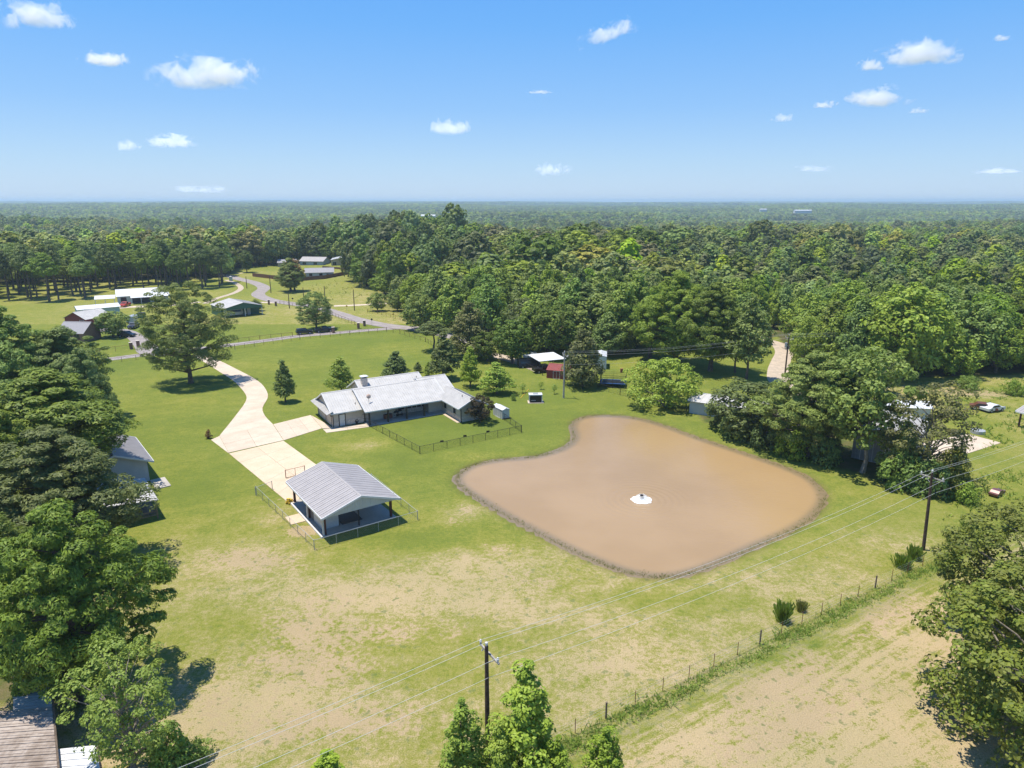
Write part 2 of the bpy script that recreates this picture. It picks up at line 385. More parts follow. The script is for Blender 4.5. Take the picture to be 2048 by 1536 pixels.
c = t.mix(t.ramp(nb, 0.35, 0.65, 0, 0.18), c, (0.10, 0.17, 0.03))
c = t.mix(t.ramp(n3, 0.30, 0.62, 0.28, 0.0), c, (0.06, 0.07, 0.02))
t.bsdf(c, 0.95, 0, 0.08, t.math('ADD', n3, n2), 0.9, 0.12)
gme.materials.append(t.m)
gme.shade_smooth()
ground = tag(link('ground', gme), kind='structure')

# ------------------------------------------------------------------ pond
t = NT('muddy_water'); P = t.pos()
w1 = t.noise(1.6, 3, t.scale(P, 1, 2.4, 1, R(8)), 0.5); w2 = t.noise(6.0, 2, t.scale(P, 1, 2.2, 1, R(-14)))
far_n = t.noise(0.07, 3, P)
sepx = t.n('ShaderNodeSeparateXYZ'); t.l(P, sepx.inputs[0])
edge = t.attr('shore')
col = t.mix(t.ramp(far_n, 0.3, 0.7), (0.30, 0.198, 0.098), (0.34, 0.228, 0.118))
ora = t.math('MULTIPLY', t.ramp(t.math('ADD', t.attr('orange_tone'), t.math('MULTIPLY', t.math('SUBTRACT', w1, .5), 0.8)), 0.15, 1.0), 0.7)
col = t.mix(ora, col, (0.355, 0.235, 0.11))  # water turns more orange towards the far right shore
col = t.mix(t.math('MULTIPLY', t.ramp(edge, 0.2, 0.9), 0.55), col, (0.12, 0.11, 0.075))
fx = G(1283, 1000, -.3); sb = t.n('ShaderNodeVectorMath', operation='DISTANCE'); t.l(P, sb.inputs[0]); sb.inputs[1].default_value = (fx.x, fx.y, -.3)
dd_ = sb.outputs['Value']; ring = t.math('MULTIPLY', t.math('SINE', t.math('MULTIPLY', dd_, 7.0)), t.ramp(dd_, 1.2, 9.0, 0.55, 0.0))
p = t.bsdf(col, 0.08, 0, 0.5, t.math('ADD', ring, t.math('ADD', w1, t.math('MULTIPLY', w2, 0.5))), 0.35, 0.08)
p.inputs['IOR'].default_value = 1.33
pxs = np.arange(-14, 60, 0.8); pys = np.arange(58, 135, 0.8)
WX, WY = np.meshgrid(pxs, pys); wx, wy = WX.ravel(), WY.ravel()
wd = seg_dist(pond_c, wx, wy); wi = inside(pond_c, wx, wy); keep = wi | (wd < 1.6)
iw = np.arange(len(wx)).reshape(WX.shape); WQ = np.stack([iw[:-1, :-1], iw[:-1, 1:], iw[1:, 1:], iw[1:, :-1]], -1).reshape(-1, 4)
WQ = WQ[keep[WQ].all(1)]
used = np.unique(WQ); rm = np.full(len(wx), -1); rm[used] = np.arange(len(used))
wv = np.stack([wx[used], wy[used], np.full(len(used), -0.3)], -1)
wme = np_mesh('pond_water', wv, rm[WQ], t.m)
sdw = np.where(wi, wd, 0)[used]
a = wme.attributes.new('shore', 'FLOAT', 'POINT'); a.data.foreach_set('value', np.exp(-(sdw / 1.4) ** 2).astype(np.float32))
q1, q2, q3 = G(1330, 880), G(1560, 945), G(1640, 1000)
orange_tone = np.maximum.reduce([np.exp(-((wv[:, 0] - q.x) / 11) ** 2 - ((wv[:, 1] - q.y) / 9) ** 2) for q in (q1, q2, q3, G(1450, 915), G(1570, 1040))])
a = wme.attributes.new('orange_tone', 'FLOAT', 'POINT'); a.data.foreach_set('value', orange_tone.astype(np.float32))
tag(link('pond_water', wme), kind='structure')

# ------------------------------------------------------------------ roads and slabs
M = {}
t = NT('asphalt'); P = t.pos(); a = t.noise(0.5, 5, P, 0.65); b = t.noise(7, 4, P, 0.7)
c = t.mix(t.ramp(a, 0.3, 0.7), (0.25, 0.215, 0.20), (0.34, 0.295, 0.27)); c = t.mix(t.ramp(b, 0.4, 0.7, 0, 0.4), c, (0.17, 0.15, 0.14)); t.bsdf(c, 0.9, 0, 0.2, b, 0.3); M['asphalt'] = t.m
t = NT('gravel'); P = t.pos(); a = t.noise(0.7, 6, P, 0.7); b = t.noise(6, 4, P, 0.75)
c = t.mix(t.ramp(a, 0.35, 0.65), (0.50, 0.40, 0.30), (0.38, 0.31, 0.24)); c = t.mix(t.ramp(b, 0.45, 0.75, 0, 0.4), c, (0.2, 0.2, 0.12)); t.bsdf(c, 0.95, 0, 0.1, b, 0.5); M['gravel'] = t.m
def concrete(name, A, B):
    t = NT(name); P = t.pos(); oi = t.n('ShaderNodeObjectInfo'); a = t.noise(0.35, 6, P, 0.65); b = t.noise(5, 5, P, 0.7)
    c = t.mix(t.ramp(a, 0.3, 0.7), A, B); c = t.mix(t.ramp(b, 0.45, 0.75, 0, 0.35), c, tuple(x * 0.6 for x in A))
    c = t.mix(t.ramp(t.noise(1.3, 6, P, .7, 1.5), 0.55, 0.75, 0, 0.3), c, (0.33, 0.26, 0.19))
    h = t.n('ShaderNodeHueSaturation'); t.l(c, h.inputs['Color']); t.l(t.ramp(oi.outputs['Random'], 0, 1, 0.96, 1.04), h.inputs['Value'])
    t.bsdf(h.outputs[0], 0.9, 0, 0.2, b, 0.2, 0.02); return t.m
M['conc'] = concrete('concrete_pale', (0.50, 0.40, 0.30), (0.575, 0.475, 0.365))
M['conc2'] = concrete('concrete_tan', (0.53, 0.41, 0.28), (0.59, 0.465, 0.33))
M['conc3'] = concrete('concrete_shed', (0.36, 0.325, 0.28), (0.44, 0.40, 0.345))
def ribbon(name, pts, w, mat, z, px=True, n=5):
    if px: pts = [tuple(G(*p)[:2]) for p in pts]
    if not hasattr(w, '__len__'): w = [w] * len(pts)
    c = catmull([(*p, ww) for p, ww in zip(pts, w)], False, n); V = []; Qs = []
    for i, p in enumerate(c):
        a = Vector(c[max(0, i - 1)][:2]); b = Vector(c[min(len(c) - 1, i + 1)][:2]); d = (b - a).normalized(); nn = Vector((-d.y, d.x)) * p[2] / 2
        for k, s_ in enumerate((1, .33, -.33, -1)): V.append((p[0] + nn.x * s_, p[1] + nn.y * s_, z))
    for i in range(len(c) - 1):
        for k in range(3): Qs.append((4 * i + k + 1, 4 * i + k, 4 * i + 4 + k, 4 * i + 5 + k))
    me = bpy.data.meshes.new(name); me.from_pydata(V, [], Qs); me.materials.append(mat)
    return tag(link(name, me), kind='structure')
ribbon('lane_road', [(120,732),(215,719),(300,708),(370,701),(460,690),(540,680),(600,672),(670,666),(740,660),(800,656),(850,655)], 4.0, M['asphalt'], 0.03)
ribbon('county_road', [(424,548),(452,551),(478,558),(510,566),(528,576),(516,589),(540,600),(580,607),(628,614),(668,625),(710,638),(765,650),(830,658),(900,672),(950,684)], [5.5]*15, M['asphalt'], 0.06)
ribbon('brown_driveway', [(345,705),(306,703),(288,690),(268,672),(240,662),(200,660),(165,662)], [9,7,5,4.5,5,5,5], M['asphalt'], 0.09)
ribbon('gravel_road', [(1480,668),(1528,680),(1558,690),(1568,705),(1562,722),(1556,742),(1562,765),(1600,790),(1640,806)], [4,4.4,4.4,4.4,4.4,4.6,5,5,5], M['gravel'], 0.03)
ribbon('dirt_lane', [(950,684),(965,705),(1000,713),(1050,728),(1085,742)], 4.2, M['gravel'], 0.03)
ribbon('dirt_track', [(410,607),(436,596),(468,586),(482,576),(470,566),(452,560)], [2.4]*6, M['gravel'], 0.03)
ribbon('farm_drive', [(440,610),(470,606),(520,605),(580,606)], [3,3,3,3], M['conc'], 0.03)
ribbon('field_drive', [(668,612),(720,610),(780,606)], 3.4, M['conc'], 0.03)
ribbon('barn_drive', [(228,617),(262,614),(300,612),(345,610),(400,604)], [3,4,6,4,3], M['conc'], 0.03)
ribbon('far_lane', [(470,548),(500,545),(560,543),(640,542)], 2.5, M['gravel'], 0.03)
def slabs(quad, nu, nv, mat, parent, gap=0.022, z=0.055, name='concrete_slab'):
    q = [G(*p) if len(p) == 2 else Vector(p) for p in quad]
    def at(u, v): return (q[0] * (1 - u) + q[1] * u) * (1 - v) + (q[3] * (1 - u) + q[2] * u) * v
    for i in range(nu):
        for j in range(nv):
            c = [at(i / nu, j / nv), at((i + 1) / nu, j / nv), at((i + 1) / nu, (j + 1) / nv), at(i / nu, (j + 1) / nv)]
            m = sum(c, Vector()) / 4; cc = [p + (m - p).normalized() * gap for p in c]
            MB().prism([(p.x, p.y) for p in cc], -0.06, z).build(name, mat, parent)
drive = tag(empty('driveway', (0, 0, 0)), kind='structure')
left = [(384,711),(413,727),(441,745),(466,761),(484,779),(493,793),(490,806),(475,827),(457,850),(439,872)]
right = [(408,710),(440,722),(472,738),(503,754),(523,768),(534,784),(535,797),(525,816),(530,832),(546,849)]
L_ = catmull([tuple(G(*p)[:2]) for p in left], False, 3); R_ = catmull([tuple(G(*p)[:2]) for p in right], False, 3)
for i in range(len(L_) - 1):
    MB().prism([L_[i], R_[i], (R_[i+1][0] + .0, R_[i+1][1] + .0), L_[i+1]], -0.06, 0.055 + 0.0).build('concrete_slab', M['conc'], drive)
slabs([(439,872),(546,849),(567,881),(457,906)], 2, 2, M['conc'], drive)
slabs([(422,880),(439,872.5),(457,906.5),(457.5,907)], 1, 1, M['conc'], drive)
slabs([(546.5,849),(621,830.5),(644,857),(567.5,881)], 3, 2, M['conc'], drive)
slabs([(622,831),(629,834.5),(667,856),(645,857.5)], 1, 1, M['conc'], drive)
slabs([(646,858.5),(667,856),(739,847),(741,852)], 3, 1, M['conc'], drive)
slabs([(646,859),(741,852.5),(739,854),(653,866)], 2, 1, M['conc'], drive)
lane = tag(empty('parking_lane', (0, 0, 0)), kind='structure')
slabs([(458,907.5),(567,882),(655,946),(584,1012)], 2, 5, M['conc2'], lane)
pad = tag(empty('slab_yard', (0, 0, 0)), kind='structure')
slabs([(1750,905),(1935,868),(2002,886),(1880,925)], 3, 2, M['conc'], pad)
# ------------------------------------------------------------------ trees: prototypes
LM = dict(
  pine=leaf_mat('pine_needles', (0.075, 0.115, 0.035), (0.175, 0.225, 0.06)),
  pine_lit=leaf_mat('young_pine_needles', (0.09, 0.145, 0.032), (0.2, 0.265, 0.06)),
  oak=leaf_mat('oak_leaves', (0.075, 0.12, 0.03), (0.165, 0.225, 0.055)),
  lime=leaf_mat('light_green_leaves', (0.125, 0.19, 0.03), (0.25, 0.31, 0.055), vary=0.35),
  yellow=leaf_mat('yellow_green_leaves', (0.17, 0.235, 0.03), (0.28, 0.345, 0.05), vary=0.35),
  olive=leaf_mat('olive_leaves', (0.105, 0.125, 0.035), (0.215, 0.225, 0.07), (0.20, 0.205, 0.07)),
  grey=leaf_mat('grey_green_leaves', (0.10, 0.14, 0.045), (0.19, 0.235, 0.085), vary=0.35),
  brown=leaf_mat('browned_leaves', (0.15, 0.075, 0.03), (0.26, 0.15, 0.07)),
  purple=leaf_mat('dark_purple_leaves', (0.022, 0.016, 0.014), (0.06, 0.04, 0.032), vary=0.35),
  red=leaf_mat('red_brown_leaves', (0.1, 0.03, 0.02), (0.16, 0.07, 0.04), vary=0.35),
  weed=leaf_mat('weed_leaves', (0.125, 0.195, 0.04), (0.235, 0.3, 0.07), vary=0.35),
)
BARK = mat_plain('bark', (0.145, 0.105, 0.078), 0.9, var=0.45, scale=4, bump=0.6)
BARK2 = mat_plain('pale_bark', (0.26, 0.22, 0.175), 0.9, var=0.35, scale=4, bump=0.5)
def unit(v): return v / np.maximum(1e-9, np.linalg.norm(v, axis=-1, keepdims=True))
def rand_dirs(n, r): return unit(r.normal(size=(n, 3)))
def leaf_tris(C, N, s, r, asp=0.62):
    n = len(C); T = unit(np.cross(N, rand_dirs(n, r))); B = np.cross(N, T); s = s * r.uniform(0.65, 1.3, (n, 1))
    V = np.stack([C - T * s, C + B * s * asp + N * s * 0.12, C + T * s, C - B * s * asp + N * s * 0.12], 1).reshape(-1, 3)
    b = (np.arange(n) * 4)[:, None]
    return V, np.concatenate([b + [0, 2, 1], b + [0, 3, 2]], 0)
def needle_tris(C, A, L, r, k=4, w=0.17):
    n = len(C); A = np.repeat(A, k, 0); C = np.repeat(C, k, 0)
    D = unit(A + r.normal(size=A.shape) * 0.6); W = unit(np.cross(D, np.array([0, 0, 1.0]) + r.normal(size=D.shape) * 0.35))
    l = L * r.uniform(0.7, 1.25, (n * k, 1))
    V = np.stack([C - W * l * w * 0.5, C + W * l * w * 0.5, C + D * l * 0.75 + W * l * w * 0.55, C + D * l * 0.8 - W * l * w * 0.4], 1).reshape(-1, 3)
    b = (np.arange(n * k) * 4)[:, None]
    return V, np.concatenate([b + [0, 1, 2], b + [0, 2, 3]], 0)
PROF = dict(
  round=lambda t: np.sqrt(np.clip(1 - (2 * t - 0.85) ** 2 / 1.33, 0, 1)),
  cone=lambda t: np.clip(1.03 - t, 0, 1) ** 0.75 * np.clip(t * 5 + 0.45, 0, 1),
  egg=lambda t: np.clip(1.02 - t, 0, 1) ** 0.55 * np.clip(t * 3 + 0.5, 0, 1),
  pine=lambda t: np.clip(1.03 - t ** 1.6, 0, 1) ** 0.62 * np.clip(t * 2.2 + 0.45, 0, 1),
  vase=lambda t: np.clip(0.42 + t * 1.0, 0, 1) * np.sqrt(np.clip(1.04 - t ** 3, 0, 1)),
  umbel=lambda t: np.sqrt(np.clip(1 - ((t - .36) / .67) ** 2, 0, 1)),
  layer=lambda t: (np.clip(1.03 - t, 0, 1) ** 0.55 * (0.72 + 0.28 * np.cos(t * 19))) * np.clip(t * 4 + 0.35, 0, 1),
)
def make_tree(seed, prof, Ht, Rd, base, ncl, rc, nleaf, leaf, kind, flat=0.7, trunk_r=0.25, limbs=22, lean=0.0, lump=0.0, inner=0.25):
    """returns arrays for crown and an MB for trunk; size in metres, standing at the origin"""
    r = np.random.default_rng(seed); pf = PROF[prof]
    t = (np.arange(ncl) + r.uniform(0, 1, ncl)) / ncl
    tt = np.linspace(0, 1, 200); cdf = np.cumsum(pf(tt) ** 1.25 + 0.04); cdf /= cdf[-1]
    t = np.interp(t, cdf, tt); ang = np.arange(ncl) * 2.39996 + r.uniform(-0.5, 0.5, ncl)
    rad = Rd * pf(t)
    lob = 1 + lump * (np.sin(ang * 2 + seed) * 0.5 + np.sin(ang * 3 + t * 5 + seed * 2) * 0.5)
    q = np.where(r.uniform(size=ncl) < inner, r.uniform(0.1, 0.6, ncl), r.uniform(0.72, 1.0, ncl))
    rr = np.maximum(rad * lob * q - rc * 0.45, 0.05 * Rd)
    z = Ht * (base + (1 - base) * t) - rc * 0.5 * t
    if kind == 'pine': z = z + 0.10 * rr
    Cc = np.stack([np.cos(ang) * rr + lean * z, np.sin(ang) * rr, z], 1)
    rcs = rc * r.uniform(0.6, 1.35, ncl) * (0.75 + 0.35 * (1 - t))
    cen = np.repeat(Cc, nleaf, 0); rs = np.repeat(rcs, nleaf)[:, None]
    D = rand_dirs(len(cen), r); D[:, 2] = np.where(D[:, 2] < 0, D[:, 2] * (0.55 if kind == 'pine' else 0.85), D[:, 2]); D = unit(D + np.array([0, 0, 0.22]))
    Pp = cen + D * rs * r.uniform(0.55, 1.0, (len(cen), 1)) ** 0.6 * np.array([1, 1, flat])
    G_ = unit((Pp - np.array([0, 0, Ht * (base + (1 - base) * 0.4)])) / np.array([Rd, Rd, Ht * (1 - base) * 0.6]))
    if kind == 'pine':
        N = unit(D * 0.75 + G_ * 0.35 + np.array([0, 0, 0.30]) + r.normal(size=D.shape) * 0.33); V, T = leaf_tris(Pp, N, leaf * 0.44, r, 0.34)
    elif kind == 'far':
        N = unit(D * 0.75 + G_ * 0.6 + np.array([0, 0, 0.2]) + r.normal(size=D.shape) * 0.16); V, T = leaf_tris(Pp, N, leaf, r, 0.8)
    else:
        N = unit(D * 0.65 + G_ * 0.3 + np.array([0, 0, 0.42]) + r.normal(size=D.shape) * 0.36); V, T = leaf_tris(Pp, N, leaf, r)
    mb = MB(); top = Ht * (0.93 if prof in ('cone', 'pine', 'egg', 'layer') else 0.72)
    n = 7; pts = []; wob = r.normal(size=(n, 2)) * (0.006 if kind == 'pine' else 0.014) * Ht
    for i in range(n):
        h = top * i / (n - 1); pts.append((wob[i, 0] * (i > 0) + lean * h, wob[i, 1] * (i > 0), h - (0.3 if i == 0 else 0)))
    mb.tube(pts, [trunk_r * (1.35 if i == 0 else 1.0) * (1 - 0.85 * i / (n - 1)) for i in range(n)], 8)
    for j in r.choice(ncl, min(limbs, ncl), replace=False):
        c = Cc[j]; h0 = np.clip(c[2] - (0.25 if kind == 'pine' else 0.75) * rr[j] - 0.3, 0.28 * base * Ht + 0.4, top * 0.95)
        k = h0 / top * (n - 1); i0 = int(min(n - 2, k)); f = k - i0
        s0 = np.array(pts[i0]) * (1 - f) + np.array(pts[i0 + 1]) * f; s0[2] = h0
        mid = (s0 + c) / 2 + np.array([0, 0, -0.05 * rr[j] if kind == 'pine' else 0.1 * rr[j]])
        b = trunk_r * (1 - 0.85 * h0 / top) * 0.5
        mb.tube([tuple(s0), tuple(mid), tuple(c)], [b, b * 0.65, b * 0.2], 5, False)
    return V, T, mb
PROTO = {}
def proto(key, mat, bark, *a, **k):
    V, T, mb = make_tree(*a, **k)
    PROTO[key] = (np_mesh('crown', V, T, mat, True), mb.mesh('trunk', bark), k.get('Ht', a[2]), k.get('Rd', a[3]))
# key: seed prof H R base clumps clump_r leaves leaf kind
L = LM
proto('bigpineA', L['pine'], BARK, 11, 'pine', 17.0, 7.0, 0.12, 270, 1.05, 210, 0.46, 'pine', flat=0.55, trunk_r=0.42, limbs=60, lump=0.36)
proto('bigpineB', L['pine'], BARK, 23, 'pine', 18.0, 6.6, 0.16, 250, 1.05, 200, 0.48, 'pine', flat=0.55, trunk_r=0.42, limbs=60, lump=0.38)
proto('bigpineC', L['pine'], BARK, 31, 'pine', 20.0, 6.2, 0.30, 220, 1.15, 190, 0.50, 'pine', flat=0.6, trunk_r=0.42, limbs=50, lump=0.4)
proto('lonepine', L['pine'], BARK, 44, 'umbel', 20.0, 8.0, 0.17, 270, 1.15, 180, 0.44, 'pine', flat=0.5, trunk_r=0.42, limbs=100, lump=0.22, inner=0.12)
for i, (sd, lu) in enumerate(((51, .2), (52, .3), (53, .25), (54, .35))):
    proto('pine%d' % i, L['pine_lit'], BARK, sd, 'egg', 18.0, 4.8, 0.25, 110, 1.05, 50, 0.26, 'leaf', flat=0.7, trunk_r=0.24, limbs=20, lump=lu)
for i, (sd, lu) in enumerate(((61, .2), (62, .3))):
    proto('tallpine%d' % i, L['pine'], BARK, sd, 'pine', 19.0, 3.6, 0.52, 50, 1.15, 90, 0.7, 'pine', flat=0.6, trunk_r=0.24, limbs=16, lump=lu)
for i, (sd, pr) in enumerate(((71, 'round'), (72, 'vase'), (73, 'round'), (74, 'egg'))):
    proto('oak%d' % i, L['oak'], BARK, sd, pr, 13.0, 5.5, 0.16, 105, 1.2, 62, 0.27, 'leaf', flat=0.75, trunk_r=0.3, limbs=24, lump=0.2)
for i, (sd, pr) in enumerate(((75, 'round'), (76, 'egg'))):
    proto('lime%d' % i, L['lime'], BARK, sd, pr, 13.0, 5.5, 0.12, 105, 1.15, 62, 0.27, 'leaf', flat=0.75, trunk_r=0.3, limbs=24, lump=0.24)
proto('yellow0', L['yellow'], BARK2, 77, 'round', 9.0, 5.6, 0.10, 95, 1.15, 80, 0.20, 'leaf', flat=0.6, trunk_r=0.25, limbs=24, lump=0.2)
proto('olive0', L['olive'], BARK, 78, 'egg', 14.0, 5.0, 0.08, 115, 1.0, 66, 0.24, 'leaf', flat=0.85, trunk_r=0.3, limbs=20, lump=0.15)
proto('grey0', L['grey'], BARK2, 79, 'vase', 14.0, 5.0, 0.25, 66, 1.1, 60, 0.24, 'leaf', flat=0.7, trunk_r=0.25, limbs=26, lump=0.3)
proto('airy0', L['olive'], BARK2, 80, 'vase', 14.0, 6.0, 0.10, 84, 1.05, 85, 0.17, 'leaf', flat=0.6, trunk_r=0.22, limbs=70, lump=0.3)
proto('cone0', L['oak'], BARK, 81, 'cone', 9.0, 2.3, 0.15, 90, 0.55, 66, 0.15, 'leaf', flat=0.75, trunk_r=0.14, limbs=10, lump=0.08)
proto('cone1', L['lime'], BARK, 82, 'cone', 9.0, 3.4, 0.16, 80, 0.72, 66, 0.17, 'leaf', flat=0.6, trunk_r=0.15, limbs=20, lump=0.16)
L['corner'] = leaf_mat('corner_tree_leaves', (0.085, 0.115, 0.028), (0.185, 0.21, 0.05), (0.23, 0.23, 0.06), k=1.3, vary=0.35)
proto('hero_oak', L['corner'], BARK2, 91, 'round', 14.0, 7.2, 0.04, 190, 1.15, 170, 0.16, 'leaf', flat=0.72, trunk_r=0.35, limbs=60, lump=0.2)
proto('hero_lime', L['weed'], BARK2, 92, 'vase', 10.6, 4.4, 0.22, 90, 0.7, 90, 0.11, 'leaf', flat=0.55, trunk_r=0.25, limbs=60, lump=0.3)
proto('gum', L['lime'], BARK, 93, 'egg', 12.4, 3.0, 0.05, 150, 0.66, 100, 0.125, 'leaf', flat=0.8, trunk_r=0.16, limbs=40, lump=0.36)
proto('plum', L['purple'], BARK, 94, 'round', 5.0, 2.5, 0.18, 60, 0.55, 70, 0.13, 'leaf', flat=0.75, trunk_r=0.12, limbs=16, lump=0.1)
proto('sapling', L['weed'], BARK, 95, 'vase', 2.4, 0.9, 0.3, 14, 0.3, 26, 0.10, 'leaf', flat=0.8, trunk_r=0.04, limbs=10, lump=0.2)
proto('bush', L['weed'], BARK, 96, 'round', 3.0, 2.2, 0.0, 40, 0.6, 70, 0.13, 'leaf', flat=0.8, trunk_r=0.06, limbs=8, lump=0.25)
proto('darkbush', L['oak'], BARK, 97, 'round', 4.0, 3.0, 0.0, 50, 0.75, 70, 0.17, 'leaf', flat=0.8, trunk_r=0.08, limbs=8, lump=0.3)
proto('browntree', L['brown'], BARK, 98, 'egg', 14.0, 5.0, 0.35, 70, 1.1, 60, 0.28, 'leaf', flat=0.7, trunk_r=0.3, limbs=16, lump=0.2)
proto('redshrub', L['red'], BARK, 99, 'egg', 1.5, 0.6, 0.05, 16, 0.22, 30, 0.08, 'leaf', flat=0.8, trunk_r=0.03, limbs=4, lump=0.2)

def tree(key, px, py, top, wpx, label, name='tree', group=None, rot=None, flip=1.0, x=None, y=None, Hm=None, Wm=None, cat='tree'):
    cm, tm, H0, R0 = PROTO[key]
    if x is None:
        g = G(px, py); Hm = Zat(top, g.y); Wm = wid(wpx, g); x, y = g.x, g.y
    zz = tz(x, y)
    rot = random.uniform(0, 6.28) if rot is None else rot
    e = empty(name, (x, y, zz), rot, label, cat, group)
    Wm *= 1.1
    e.scale = (Wm / (2 * R0), Wm / (2 * R0), Hm / H0)
    link('trunk', tm, e); link('crown', cm, e)
    return e
